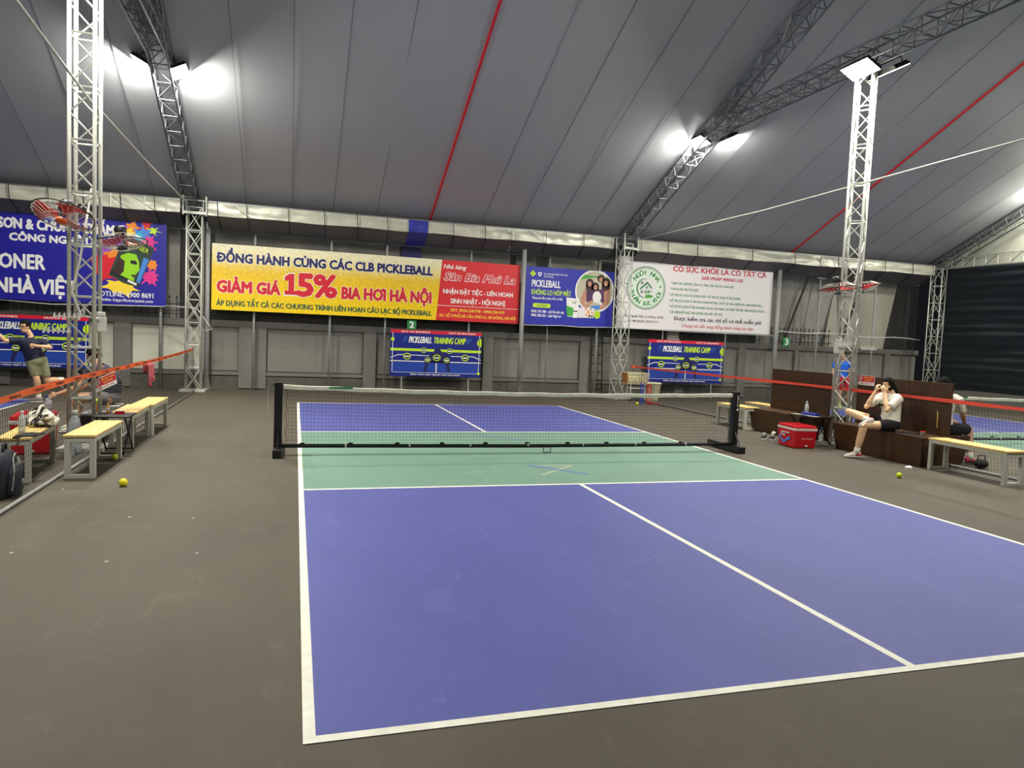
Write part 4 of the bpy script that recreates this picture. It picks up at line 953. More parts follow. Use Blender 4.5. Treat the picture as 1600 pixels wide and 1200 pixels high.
def shoe(t, an, toe, m, m2, s=1, upv=(0, 0, 1), extra=None):
    an = Vector(an); toe = Vector(toe); d = (toe-an); up_ = Vector(upv); d = (d-up_*d.dot(up_)).normalized(); x = d.cross(up_)
    base = an-up_*(.085*s)     # sole plane
    def L(mb, rows):
        vs = []; n = 12
        for (a, w, z0, z1) in rows:
            for j in range(n):
                th = 2*PI*j/n; vs.append(base+d*a*s+x*math.cos(th)*w*s+up_*(((z0+z1)/2+math.sin(th)*(z1-z0)/2)*s))
        k = len(rows); fs = [(i*n+j, i*n+(j+1) % n, (i+1)*n+(j+1) % n, (i+1)*n+j) for i in range(k-1) for j in range(n)]
        fs += [tuple(reversed(range(n))), tuple((k-1)*n+j for j in range(n))]; mb.add(vs, fs)
    mb = MB(); L(mb, [(-.075, .02, .02, .07), (-.065, .034, .012, .105), (-.02, .038, .012, .115), (.03, .040, .012, .10), (.09, .046, .012, .075), (.15, .044, .012, .055), (.185, .026, .014, .04)])
    o = mb.ob('shoe', m, t, smooth=True)
    mb = MB(); L(mb, [(-.082, .02, 0, .022), (-.06, .040, 0, .026), (.03, .044, 0, .026), (.10, .050, 0, .026), (.16, .046, 0, .026), (.195, .024, .004, .026)])
    mb.ob('sole', m2, o, smooth=True)
    mb = MB()
    for k in range(4): a = .02+k*.026; c = base+d*a*s+up_*(.108-.010*k)*s; mb.tube([c-x*.026*s, c+up_*.006*s, c+x*.026*s], .004*s, 5)
    mb.ob('laces', M_whitepl, o)
    if extra:
        mb = MB(); L(mb, [(-.079, .022, .02, .085), (-.06, .039, .014, .098), (-.01, .0405, .016, .085), (.02, .041, .016, .05)]); mb.ob('heel_patch', extra, o, smooth=True)
    return o
def person(lab, J, fd, shirt, shorts, shoes, hair='short', sleeve=.75, shortfrac=.75, s=1, grp=None, female=False, hands=None, longpants=False, skin=M_skin, headtilt=(0, 0, 1), collar=True, wide=1.0):
    t = thing('person', lab, 'person', grp)
    g = {k: Vector(v) for k, v in J.items()}
    hip = (g['hipL']+g['hipR'])/2; chest = (g['shL']+g['shR'])/2; lat = g['shR']-g['shL']; nb = chest+(g['neck']-chest)*.5
    mid = hip.lerp(chest, .5)+(Vector(J.get('bend', (0, 0, 0))))
    tw = wide*s
    def torso(mb, e, top=True):
        pts = [hip-(mid-hip)*.28, hip, hip.lerp(mid, .5), mid, mid.lerp(chest, .55), chest-(chest-mid)*.12, chest+(nb-chest)*.25, nb]
        ab = [(.13, .10), (.165, .125), (.150, .115), (.14, .110), (.16, .118), (.165, .11), (.12, .085), (.062, .058)]
        ab = [(a*tw+e, b*s*(.95)+e) for a, b in ab]
        if not top: pts, ab = pts[:-1], ab[:-1]
        loft(mb, pts, ab, lat)
    mb = MB(); torso(mb, 0)
    mb.tube([nb, g['neck'], g['head']-(g['head']-g['neck'])*.2], [.056*s, .050*s, .05*s], 12)
    H = g['head']; hr = .115*s
    oball(mb, H, fd, (.074*s, .092*s, .108*s), (0, 0, .012*s), upv=headtilt); oball(mb, H, fd, (.054*s, .06*s, .058*s), (0, .028*s, -.058*s), upv=headtilt)
    oball(mb, H, fd, (.012*s, .02*s, .022*s), (0, .094*s, -.018*s), upv=headtilt); oball(mb, H, fd, (.010*s, .012*s, .028*s), (0, .086*s, 0), upv=headtilt)
    for sx in (-1, 1): oball(mb, H, fd, (.010*s, .02*s, .030*s), (sx*.076*s, -.004*s, -.008*s), upv=headtilt)
    for q in ('L', 'R'):
        limb(mb, [chest.lerp(g['sh'+q], .6), g['sh'+q], g['el'+q], g['ha'+q]], [.050*s, .050*s, .040*s, .027*s])
        hd = (hands or {}).get(q, {}); d = hd.get('d') or (g['ha'+q]-g['el'+q]); hand(mb, g['ha'+q], d, hd.get('n', fd), hd.get('curl', .6), s)
        limb(mb, [g['hip'+q], g['kn'+q], g['kn'+q].lerp(g['an'+q], .35), g['an'+q]], [.088*s*wide, .058*s, .060*s, .037*s])
        d = (g['toe'+q]-g['an'+q]); mb.tube([g['an'+q], g['an'+q]+d*.8], [.036*s, .02*s], 10)
    body = voxel(mb.ob('body', skin, t), .0085*s if s > .9 else .0085, 4)
    # face features
    def feat(nm, off, r, m, n=8):
        b = MB(); oball(b, H, fd, tuple(k*s for k in r), tuple(k*s for k in off), n, 6, headtilt); return b.ob(nm, m, body, smooth=True)
    for sx in (-1, 1):
        feat('eye', (sx*.030, .083, .012), (.013, .008, .007), M_blackcl); feat('eyebrow', (sx*.031, .086, .032), (.019, .006, .004), M_hair)
    feat('mouth', (0, .082, -.052), (.020, .007, .004), M_lip)
    # hair cap
    b = MB(); R = frame_of(fd, headtilt); ball = MB().ball((0, 0, 0), 1, 20, 14); keep = []; hv = []
    rr = (.084*s, .100*s, .118*s)
    for v in ball.v: hv.append((v[0]*rr[0], v[1]*rr[1]-.010*s, v[2]*rr[2]+.016*s))
    low = -.035 if hair != 'long' else -.085
    for fq in ball.f:
        c = sum((Vector(hv[i]) for i in fq), Vector())/len(fq)
        if (c.y > .04*s and c.z < (.062 if hair != 'long' else .075)*s) or c.z < low*s-(.03*s if c.y < -.03*s else 0) or (c.y > (.0 if hair != 'long' else .03)*s and c.z < .02*s): continue
        keep.append(fq)
    b.add([H+R @ Vector(v) for v in hv], keep); ho = b.ob('hair', M_hair, t, smooth=True, solid=.012*s)
    if hair == 'long':
        bk = -Vector(fd).normalized(); sd = Vector((0, -.05, 0)); back = H+bk*.055*s+sd*.3
        MB().tube([back+Vector((0, 0, .03)), back+bk*.025*s+sd*.6+Vector((0, 0, -.05)), back+bk*.045*s+sd*.8+Vector((0, 0, -.12)), back+bk*.05*s+sd+Vector((0, 0, -.19))], [.05*s, .046*s, .036*s, .010*s], 12).ob('ponytail', M_hair, ho, smooth=True)
    # shirt
    e = .017*s; mb = MB(); torso(mb, e, True)
    for q in ('L', 'R'):
        a = chest.lerp(g['sh'+q], .78); b_ = g['sh'+q].lerp(g['el'+q], sleeve); mb.ball(g['sh'+q]*.7+chest*.3, .078*s, 12, 8); mb.tube([a, g['sh'+q], b_], [.078*s, .074*s, .070*s], 12)
    sh = voxel(mb.ob('shirt', shirt, t), .012, 3)
    if collar: mb = MB(); mb.tube([nb+(g['neck']-nb)*.35+R @ Vector((.063*math.cos(a)*s, .063*math.sin(a)*s, -.01*math.sin(a)*s)) for a in [2*PI*i/14 for i in range(14)]], .011*s, 6, close=True).ob('collar', shirt, sh, smooth=True)
    # shorts
    mb = MB(); loft(mb, [hip-(mid-hip)*.30, hip, hip.lerp(mid, .32)], [(.14*tw+.02, .11*s+.02), (.172*tw+.018, .13*s+.018), (.158*tw+.014, .12*s+.014)], lat)
    for q in ('L', 'R'):
        if longpants: mb.tube([g['hip'+q], g['kn'+q], g['an'+q]], [.105*s, .078*s, .06*s], 12); mb.ball(g['kn'+q], .079*s, 10, 8)
        else: mb.tube([g['hip'+q], g['hip'+q].lerp(g['kn'+q], shortfrac)], [.108*s*wide, .088*s*wide], 14)
    voxel(mb.ob('shorts' if not longpants else 'trousers', shorts, t), .012, 3)
    for q in ('L', 'R'):
        so = MB().tube([g['an'+q]+(g['kn'+q]-g['an'+q]).normalized()*.09*s, g['an'+q]+(g['kn'+q]-g['an'+q]).normalized()*-.03*s], [.047*s, .047*s], 12).ob('sock', M_whitecl, t, smooth=True)
        shoe(t, g['an'+q], g['toe'+q], shoes[0], shoes[1], s*.95, J.get('up'+q, (0, 0, 1)), shoes[2] if len(shoes) > 2 else None)
    return t, body, sh, H, R, g

# woman sitting on the wooden bench, ankle resting on the other knee, hands at her face
JW = dict(head=(5.60, -.72, 1.125), neck=(5.66, -.76, 1.01), shL=(5.62, -.93, .945), shR=(5.60, -.60, .945), elL=(5.40, -.93, .765), haL=(5.46, -.80, 1.02), elR=(5.33, -.60, .785), haR=(5.42, -.67, 1.03),
    hipL=(5.60, -.87, .53), hipR=(5.62, -.70, .53), knL=(5.16, -.76, .515), anL=(5.13, -.68, .085), toeL=(4.98, -.62, .02), knR=(5.10, -.49, .69), anR=(5.24, -.76, .59), toeR=(5.04, -.82, .48), bend=(.03, 0, 0),
    upR=(.45, .75, .2))
t, bd, sh, H, R, g = person('woman in white polo and black shorts sitting cross-legged with hands at her face', JW, (-.97, .10, -.08), M_whitecl, M_blackcl, (M_whitecl, M_rubber, M_pink), hair='long', s=.93, skin=M_skinpale, shortfrac=.5, female=True,
    hands=dict(L=dict(d=(-.2, .25, .9), n=(.6, .5, 0), curl=1.1), R=dict(d=(.1, -.1, .9), n=(.8, -.2, 0), curl=1.0)))
MB().box((0, -.045, -.018), (.003, .045, .018)).xf(Matrix.Translation((5.445, -.775, .83)) @ Matrix.Rotation(.35, 4, 'Z')).ob('chest_print', M_blackcl, sh)
# running player on the far left
J1 = dict(head=(-7.97, 6.0, 1.43), neck=(-7.88, 6.02, 1.27), shL=(-7.70, 6.05, 1.15), shR=(-8.07, 5.95, 1.17), elR=(-8.24, 5.85, 1.16), haR=(-8.40, 5.75, 1.38), elL=(-7.53, 5.92, 1.06), haL=(-7.72, 5.76, 1.09),
    hipL=(-7.72, 6.08, .78), hipR=(-7.86, 6.02, .78), knR=(-7.76, 5.95, .44), anR=(-7.76, 6.05, .085), toeR=(-7.90, 5.97, .03), knL=(-7.64, 6.12, .42), anL=(-7.48, 6.42, .42), toeL=(-7.42, 6.52, .32), upL=(.55, .6, .35), bend=(-.02, 0, 0))
t, bd, sh, H, R, g = person('man in navy polo, khaki shorts and glasses lunging on the left court', J1, (-.38, -.92, -.05), M_navycl, M_khaki, (M_greycl, M_rubber), s=.98, sleeve=.7, shortfrac=.8,
    hands=dict(R=dict(curl=.2), L=dict(curl=1.2)))
mb = MB()
for sx in (-1, 1): mb.tube([H+R @ Vector((sx*.031+.022*math.cos(a), .098, .012+.016*math.sin(a))) for a in [2*PI*i/12 for i in range(12)]], .0035, 5, close=True); mb.tube([H+R @ Vector((sx*.053, .096, .014)), H+R @ Vector((sx*.08, .0, .012))], .003, 5)
mb.tube([H+R @ Vector((-.009, .1, .014)), H+R @ Vector((.009, .1, .014))], .003, 5); mb.ob('glasses', M_blackpl, t)
# seated man leaning forward behind the left column (seen from behind)
J2 = dict(head=(-6.03, 2.2, 1.10), neck=(-5.95, 2.15, .98), shL=(-5.98, 1.97, .90), shR=(-5.90, 2.36, .90), elL=(-6.16, 1.92, .66), haL=(-6.40, 1.86, .56), elR=(-6.15, 2.30, .66), haR=(-6.36, 2.3, .56),
    hipL=(-5.80, 2.0, .50), hipR=(-5.78, 2.2, .50), knL=(-6.18, 1.93, .50), anL=(-6.22, 1.93, .09), toeL=(-6.36, 1.93, .03), knR=(-6.2, 2.25, .5), anR=(-6.3, 2.25, .09), toeR=(-6.44, 2.28, .03), bend=(.10, 0, .0))
J2 = {k: ((v[0]+.12, v[1], v[2]) if k not in ('bend',) else v) for k, v in J2.items()}
t, bd, sh, H, R, g = person('man in dark striped shirt leaning forward on a stool behind the left net', J2, (-.9, .05, -.42), M_navycl, M_greycl, (M_whitecl, M_rubber), s=.98, sleeve=.6, shortfrac=.6, wide=1.05)
mb = MB()
hip = (g['hipL']+g['hipR'])/2; ch = (g['shL']+g['shR'])/2; lat = g['shR']-g['shL']; md = hip.lerp(ch, .5)+Vector((.09, 0, 0))
for k in range(9):
    f_ = .1+.85*k/9; c = hip.lerp(md, f_*2) if f_ < .5 else md.lerp(ch, f_*2-1)
    d = Vector((0, 0, 1)); x = lat.normalized(); y = d.cross(x); w = .15+.02*abs(f_-.5); mb.tube([c+x*math.cos(a)*(w*1.05+.026)+y*math.sin(a)*(.112+.026) for a in [2*PI*i/20 for i in range(20)]], .0035, 4, close=True)
mb.ob('shirt_stripes', M_greycl, sh, kind='stuff')
tt = thing('stool', 'low white plastic stool under the man in the striped shirt', 'stool', None, (-5.70, 2.12, 0))
MB().box((-.17, -.17, .37), (.17, .17, .40)).ob('seat', M_whitepl, tt, bevel=.008)
for a in (-1, 1):
    for b in (-1, 1): MB().tube([(a*.13, b*.13, .38), (a*.165, b*.165, 0)], .018, 6).ob('leg', M_whitepl, tt)
# man seated on the far side of the partition
J3 = dict(head=(6.40, -.98, 1.17), neck=(6.36, -1.08, 1.06), shL=(6.34, -.92, .98), shR=(6.38, -1.26, .98), elL=(6.5, -.86, .75), haL=(6.68, -.92, .62), elR=(6.50, -1.26, .74), haR=(6.66, -1.16, .61),
    hipL=(6.28, -1.0, .52), hipR=(6.30, -1.18, .52), knL=(6.68, -1.0, .52), anL=(6.70, -1.02, .09), toeL=(6.84, -1.02, .03), knR=(6.70, -1.20, .52), anR=(6.66, -1.30, .09), toeR=(6.8, -1.33, .03), bend=(-.03, 0, 0))
person('man in white tee and dark shorts seated behind the wooden partition', J3, (.95, .25, -.2), M_whitecl, M_blackcl, (M_pink, M_blackpl), s=.95, sleeve=.8, shortfrac=.95)
# boy standing beyond the right column
JB = dict(head=(11.78, 7.2, 1.49), neck=(11.80, 7.22, 1.36), shL=(11.97, 7.12, 1.28), shR=(11.64, 7.32, 1.28), elL=(12.05, 7.05, 1.06), haL=(11.86, 6.98, 1.10), elR=(11.56, 7.3, 1.02), haR=(11.60, 7.2, .80),
    hipL=(11.90, 7.15, .82), hipR=(11.72, 7.26, .82), knL=(12.0, 7.1, .45), anL=(12.15, 7.3, .09), toeL=(12.10, 7.14, .03), knR=(11.76, 7.2, .45), anR=(11.85, 7.3, .09), toeR=(11.78, 7.15, .03))
t, bd, sh, H, R, g = person('boy in bright blue tee and red shorts standing beyond the right column', JB, (-.75, -.66, -.1), M_bluecl, M_redcl, (M_neon, M_rubber), s=.92, sleeve=.6, shortfrac=.7)

# ================================================================ SMALL THINGS
def fan(c, nrm, R_, lab, hub, spin=0):
    t = thing('wall_fan', lab, 'fan', 'red bladed column fans', c)
    nrm = Vector(nrm).normalized(); t.rotation_euler = nrm.to_track_quat('Z', 'Y').to_euler()
    MB().tube([(R_*math.cos(a), R_*math.sin(a), 0) for a in [2*PI*i/36 for i in range(36)]], .008, 6, close=True).ob('cage_rim', M_black, t, smooth=True)
    mb = MB()
    for i in range(28):
        a = 2*PI*i/28
        for s in (1, -1): mb.tube([(R_*math.cos(a), R_*math.sin(a), 0), (R_*.6*math.cos(a+.15), R_*.6*math.sin(a+.15), .075*s), (.06*math.cos(a+.3), .06*math.sin(a+.3), .085*s)], .0022, 3, cap=False)
    for s in (1, -1): mb.tube([(R_*.6*math.cos(a), R_*.6*math.sin(a), .076*s) for a in [2*PI*i/24 for i in range(24)]], .0025, 4, close=True)
    mb.ob('cage_wires', M_galv, t, kind='stuff')
    for k in range(3):
        a0 = spin+2*PI*k/3
        def fn(u, v):
            a = a0+(u-.5)*(.55+.75*v); r = .05+(R_*.9-.05)*v; return (r*math.cos(a), r*math.sin(a), (u-.5)*.06)
        MB().grid(fn, 6, 6).ob('blade', M_redfan, t, smooth=True, solid=.003)
    MB().lathe([(.02, -.10), (.06, -.095), (.065, -.06), (.04, -.05)], n=16).ob('hub', hub, t, smooth=True)
    MB().lathe([(.045, .07), (.07, .08), (.075, .17), (.05, .20), (.02, .205)], n=16).ob('motor', M_blackpl, t, smooth=True)
    return t
def fan_arm(t, a, b, m=M_black):
    inv = t.matrix_world.inverted() if False else None
fan((-5.74, .12, 2.82), (.12, .45, 1), .33, 'red fan tilted towards the viewer on the left side of the near left column', M_orangehub, .4)
fan((-5.25, .72, 2.62), (-.12, .12, 1), .30, 'red fan half hidden at the right side of the near left column', M_blackpl, 1.0)
fan((5.52, .42, 2.66), (-.10, .10, 1), .30, 'red fan level at the left side of the near right column', M_blackpl, .2)
fan((6.16, .62, 2.72), (-.22, .12, 1), .32, 'red fan tilting up at the right side of the near right column', M_blackpl, .8)
def fittings(t_name, lab, c, bx):
    t = thing(t_name, lab, 'rack', 'white hook racks on the near columns', c)
    MB().box((bx, -.05, 0), (bx+.14, .05, .18)).ob('junction_box', M_whitepl, t, bevel=.006)
    MB().box((bx+.01, -.055, .19), (bx+.13, .045, .24)).ob('socket_cap', M_whitepl, t, bevel=.006)
    for row, (xo, zo) in enumerate(((-.34, .16), (.16, .1) if bx < 0 else (-.45, -.02))):
        MB().box((xo, -.16, zo), (xo+.30, -.14, zo+.015)).ob('hook_rail', M_whitepl, t)
        for k in range(6): x = xo+.02+k*.052; MB().tube([(x, -.16, zo+.05), (x, -.17, zo-.01), (x, -.21, zo-.02), (x+.008, -.225, zo+.035)], .006, 5).ob('hook', M_whitepl, t)
    return t
fittings('hook_rack', 'white junction box and hooks on the near left column above the banner', (-5.55, .45, 1.48), .05)
fittings('hook_rack', 'white junction box and hooks on the near right column in front of the boy', (5.80, .45, 1.58), -.20)
cable([(-5.50, .36, 3.2), (-5.62, .33, 2.3), (-5.70, .32, 1.95), (-5.6, .33, 1.66), (-5.42, .36, 1.64)], .014, 'white conduit curling down the near left column to the box', M_whitepl, 'cable', 'conduit')
cable([(5.86, .32, 6.1), (5.84, .32, 4), (5.82, .32, 3.0), (5.70, .30, 2.3), (5.68, .30, 1.95), (5.76, .33, 1.72)], .014, 'white conduit running down the near right column', M_whitepl, 'cable', 'conduit')

def bottle(loc, lab, cap=M_whitepl, h=.22, liquid=None, grp='water bottles'):
    t = thing('water_bottle', lab, 'bottle', grp, loc)
    k = h/.22
    MB().lathe([(.028, 0), (.032, .006), (.032, .05), (.030, .055), (.032, .06), (.032, .13), (.030, .14), (.026, .165), (.014, .19), (.013, .2*1)], n=16).xf(Matrix.Scale(k, 4)).ob('body', liquid or M_glass, t, smooth=True)
    MB().lathe([(.0325, .065), (.0328, .07), (.0328, .12), (.0325, .125)], n=16).xf(Matrix.Scale(k, 4)).ob('label_band', M_label, t, smooth=True)
    MB().lathe([(.015, .198), (.015, .218), (.012, .222)], n=14).xf(Matrix.Scale(k, 4)).ob('cap', cap, t, smooth=True)
    return t
def table(loc, rz, lab, w=.42, l=.62, h=.5):
    t = thing('folding_table', lab, 'table', 'small black folding tables', loc, rz)
    MB().box((-w/2, -l/2, h-.02), (w/2, l/2, h)).ob('table_top', M_blackpl, t, bevel=.005)
    for y in (-l/2+.05, l/2-.05):
        for s in (1, -1): MB().tube([(s*w*.45, y, h-.02), (-s*w*.45, y+.015*s, 0.01)], .010, 6).ob('leg', M_black, t)
    for s in (1, -1): MB().tube([(s*w*.45, -l/2+.05, .03), (s*w*.45, l/2-.05, .03)], .009, 6).ob('foot_bar', M_black, t)
    return t
table((-5.20, .19, 0), PI/2, 'black folding table between the left pine benches', .44, .40, .48)
table((5.42, .72, 0), .12, 'black folding table beside the near right column', .46, .6, .50)
def cooler(loc, rz, lab, w=.40, l=.54, h=.37, txt=True):
    t = thing('cool_box', lab, 'cooler', 'red cool boxes', loc, rz)
    def taper(z0, z1, k0, k1): return [(sx*w/2*k, sy*l/2*k, z) for z, k in ((z0, k0), (z1, k1)) for sx, sy in ((-1, -1), (1, -1), (1, 1), (-1, 1))]
    F = [(0, 3, 2, 1), (4, 5, 6, 7), (0, 1, 5, 4), (1, 2, 6, 5), (2, 3, 7, 6), (3, 0, 4, 7)]
    MB().add(taper(0, h*.80, .92, .99), F).ob('body', M_red, t, bevel=.018)
    MB().add(taper(h*.78, h*.88, 1.01, 1.02), F).ob('rim', M_whitepl, t, bevel=.006)
    lid = MB().add(taper(h*.88, h, 1.0, .95), F).ob('lid', M_red, t, bevel=.012)
    for y in (-.15, -.05, .05, .15): MB().box((-w*.36, y*l/.54-.03, h), (w*.36, y*l/.54+.03, h+.006)).ob('lid_rib', M_red, lid)
    MB().box((-w*.55, -l*.22, h*.62), (-w*.5, l*.22, h*.66)).ob('handle', M_whitepl, t, bevel=.004)
    MB().box((w*-.02, -l*.507, .03), (w*.1, -l*.48, .055)).ob('drain_plug', M_whitepl, t, bevel=.004)
    if txt:
        # front (-x) print: script word above a blue and white wave; near end print
        def face(s, y0, y1, z0, z1, m, sh_=0, b=.004, nm='lettering'):
            vs, fs = text_geo(s, sh_); mn = min(v[0] for v in vs); mx = max(v[0] for v in vs)
            mb = MB()
            for d in (-b, 0, b): mb.add([(-w*.4975-.0035-.008*(v[1]/CAP)*0, y1-(y1-y0)*(v[0]-mn)/(mx-mn)+d, z0+(z1-z0)*v[1]/CAP) for v in vs], fs)
            return mb.ob(nm, m, t)
        face('Hòa', .02, .17, .17, .23, P['banner_white'], .3)
        mb = MB(); n = 24; vs = []
        for i in range(n+1):
            y = .22-.36*i/n; z = .115+.035*math.cos(i/n*2*PI*1.1); vs += [(-w*.4975-.003, y, z-.022), (-w*.4975-.003, y, z+.022)]
        mb.add(vs, [(2*i, 2*i+1, 2*i+3, 2*i+2) for i in range(n)]); mb.ob('wave_print', P['skyblue'], t)
        vs, fs = text_geo('HỢP THÀNH'); mx = max(v[0] for v in vs)
        MB().add([(-.08+.2*v[0]/mx, -l*.4975-.003, .15+.022*v[1]/CAP) for v in vs], fs).ob('lettering', P['banner_white'], t)
    return t
cooler((4.955, .47, 0), -.13, 'red cool box with white rim and wave print near the right net post')
cooler((-6.12, .42, 0), .15, 'red cool box behind the left net beside the column', txt=False, h=.46, l=.6, w=.42)
bottle((5.47, .90, .50), 'clear bottle with white cap standing on the right folding table')
bottle((5.78, .62, .50) if False else (5.98-.15, 1.02-.1, .0), 'clear bottle with blue cap behind the near right column', M_bluepl, .26)
t = thing('plastic_box', 'flat blue plastic box on the right folding table', 'box', None, (5.36, .66, .50), .3)
MB().box((-.06, -.13, 0), (.06, .13, .035)).ob('body', M_bluepl, t, bevel=.006); MB().box((-.063, -.133, .035), (.063, .133, .048)).ob('lid', M_bluepl, t, bevel=.004)
t = thing('paper_sheets', 'loose pale papers spread on the right folding table', 'paper', None, (5.3, .52, .50), .2)
for k, (x, y, r) in enumerate(((0, 0, .1), (.05, .1, .5), (-.03, .3, -.2))): MB().box((-.07, -.1, .001+k*.002), (.07, .1, .002+k*.002)).xf(Matrix.Translation((x, y, 0)) @ Matrix.Rotation(r, 4, 'Z')).ob('sheet', M_tarplight, t)
bottle((-5.74, -1.20, .45), 'clear bottle on the pine bench behind the left net, nearest the viewer')
bottle((-5.62, -.02, .0+.45-.45), 'tall clear bottle standing just left of the near left column foot', h=.62*.45)
bottle((-5.98, .40, .46), 'clear bottle with blue cap on the left red cool box', M_bluepl)
bottle((-6.0, .55, .46), 'small water bottle behind the left column on the cool box', h=.19)
bottle((-5.64, .22, .0), 'large clear water bottle at the foot of the near left column', h=.52)
bottle((-5.26, .06, .48) if False else (-5.30, .3, .48), 'small bottle of amber drink on the left folding table', M_yball, .12, M_amber)
t = thing('phone_case', 'small red and white packet on the left folding table', 'packet', None, (-5.16, .26, .48), .3); MB().box((-.05, -.03, 0), (.05, .03, .035)).ob('packet', M_red, t, bevel=.004); MB().box((-.05, -.03, .035), (.05, .03, .042)).ob('top_label', M_whitepl, t)
t = thing('paddle', 'black pickleball paddle lying on the bench behind the left net', 'paddle', None, (-5.62, -1.38, .45), 1.35)
MB().prism([(x, z) for x, z in ((-.10, -.08), (.10, -.1), (.12, -.06), (.12, .06), (.10, .1), (-.10, .08), (-.13, .02), (-.13, -.02))], 0, .013).xf(Matrix.Rotation(PI/2, 4, 'X') @ Matrix.Identity(4)).xf(Matrix.Translation((0, 0, .001))).ob('face', M_blackpl, t, bevel=.003)
MB().tube([(-.12, 0, .008), (-.25, 0, .012)], .012, 8).ob('grip', M_black, t)
def pball(x, y, m, lab, z=0, r=.037):
    t = thing('pickleball', lab, 'ball', 'perforated plastic balls', (x, y, z+r))
    MB().ball((0, 0, 0), r, 20, 14).ob('shell', m, t, smooth=True)
    mb = MB()
    for i in range(26):
        ph_ = math.acos(1-2*(i+.5)/26); th = PI*(1+5**.5)*i; d = Vector((math.sin(ph_)*math.cos(th), math.sin(ph_)*math.sin(th), math.cos(ph_)))
        q = d.to_track_quat('Z', 'Y').to_matrix(); mb.add([q @ Vector((.0045*math.cos(a), .0045*math.sin(a), r*1.002)) for a in [2*PI*k/8 for k in range(8)]], [tuple(range(8))])
    mb.ob('holes', M_ballhole, t, kind='stuff')
pball(-4.70, -1.77, M_yball, 'yellow perforated ball alone on the grey floor left of the court', r=.040)
pball(-5.10, -.28, M_lball, 'lime ball under the nearest pine bench on the left')
pball(4.47, -2.15, M_lball, 'lime ball alone on the grey floor right of the court')
pball(5.40, 7.2, M_lball, 'lime ball on the floor by the ball cart')
pball(-5.63, 1.2, M_lball, 'lime ball balanced on the yellow can beside the seated man', z=.49, r=.040)
t = thing('ball_can', 'amber tin under the lime ball behind the left net', 'can', None, (-5.63, 1.2, .39)); MB().lathe([(.036, 0), (.038, .01), (.038, .09), (.036, .1)], n=16).ob('body', M_amber, t, smooth=True)
t = thing('side_crate', 'dark low crate carrying the can beside the seated man', 'crate', None, (-5.66, 1.22, 0)); MB().box((-.13, -.2, 0), (.13, .2, .36)).ob('body', M_blackpl, t, bevel=.01); MB().box((-.14, -.21, .36), (.14, .21, .39)).ob('lid', M_greycl, t, bevel=.006)

# towel on the tape
def towel():
    t = thing('towel', 'faded red towel hanging over the orange tape', 'towel', None, (-5.45, 3.62, 0))
    def fn(u, v):
        y = -.22+.42*u*(1-.35*v)+.12*v; z = .935-.36*v*(1-.25*u)-(.05*math.sin(u*9)*v); return (.028+.03*math.sin(u*14)*(.3+v)+.01, y, z)
    MB().grid(fn, 22, 12).ob('cloth', M_towel, t, smooth=True, solid=.006)
    def fb(u, v):
        y = -.22+.42*u; return (-.03-.015*math.sin(u*11), y, .935-.16*v)
    MB().grid(fb, 14, 4).ob('back_flap', M_towel, t, smooth=True, solid=.006)
towel()
# backpack behind the left net
t = thing('backpack', 'navy backpack with grey side panel behind the left net', 'backpack', None, (-5.66, -2.08, 0), .15)
def bag(mb, w, d, h, n=20, lean=0, p=2.6):
    vs = []; rows = [(0, .88), (.06, 1), (.3, 1.03), (.6, 1.0), (.8, .92), (.92, .72), (1, .35)]
    for z, k in rows:
        for j in range(n):
            a = 2*PI*j/n; c, s_ = math.cos(a), math.sin(a); x = math.copysign(abs(c)**(2/p), c)*w/2*k; y = math.copysign(abs(s_)**(2/p), s_)*d/2*k
            q = noise.noise(Vector((x*7, y*7, z*4)))*.02; vs.append((x+q+lean*z, y+q, z*h))
    k = len(rows); fs = [(i*n+j, i*n+(j+1) % n, (i+1)*n+(j+1) % n, (i+1)*n+j) for i in range(k-1) for j in range(n)]+[tuple(reversed(range(n))), tuple((k-1)*n+j for j in range(n))]
    return mb.add(vs, fs)
bag(MB(), .26, .50, .42, lean=.02).ob('body', M_pack, t, smooth=True)
bag(MB(), .10, .36, .26).xf(Matrix.Translation((.14, -.02, .03))).ob('front_pocket', M_pack, t, smooth=True)
MB().add([(.135, .12, .06), (.135, .25, .05), (.12, .25, .30), (.115, .16, .33), (.150, .13, .06), (.15, .262, .05), (.135, .262, .30), (.13, .16, .34)], [(0, 3, 2, 1), (4, 5, 6, 7), (0, 1, 5, 4), (1, 2, 6, 5), (2, 3, 7, 6), (3, 0, 4, 7)]).ob('side_panel', M_packgrey, t, bevel=.01)
MB().tube([(.06, -.08, .40), (.06, -.05, .47), (.06, .05, .47), (.06, .08, .40)], .012, 6).ob('handle', M_pack, t, smooth=True)
MB().tube([(.15, -.2, .08), (.165, -.19, .25), (.14, -.1, .35), (.13, .05, .375), (.12, .17, .36)], .005, 5).ob('zip_piping', M_packgrey, t)
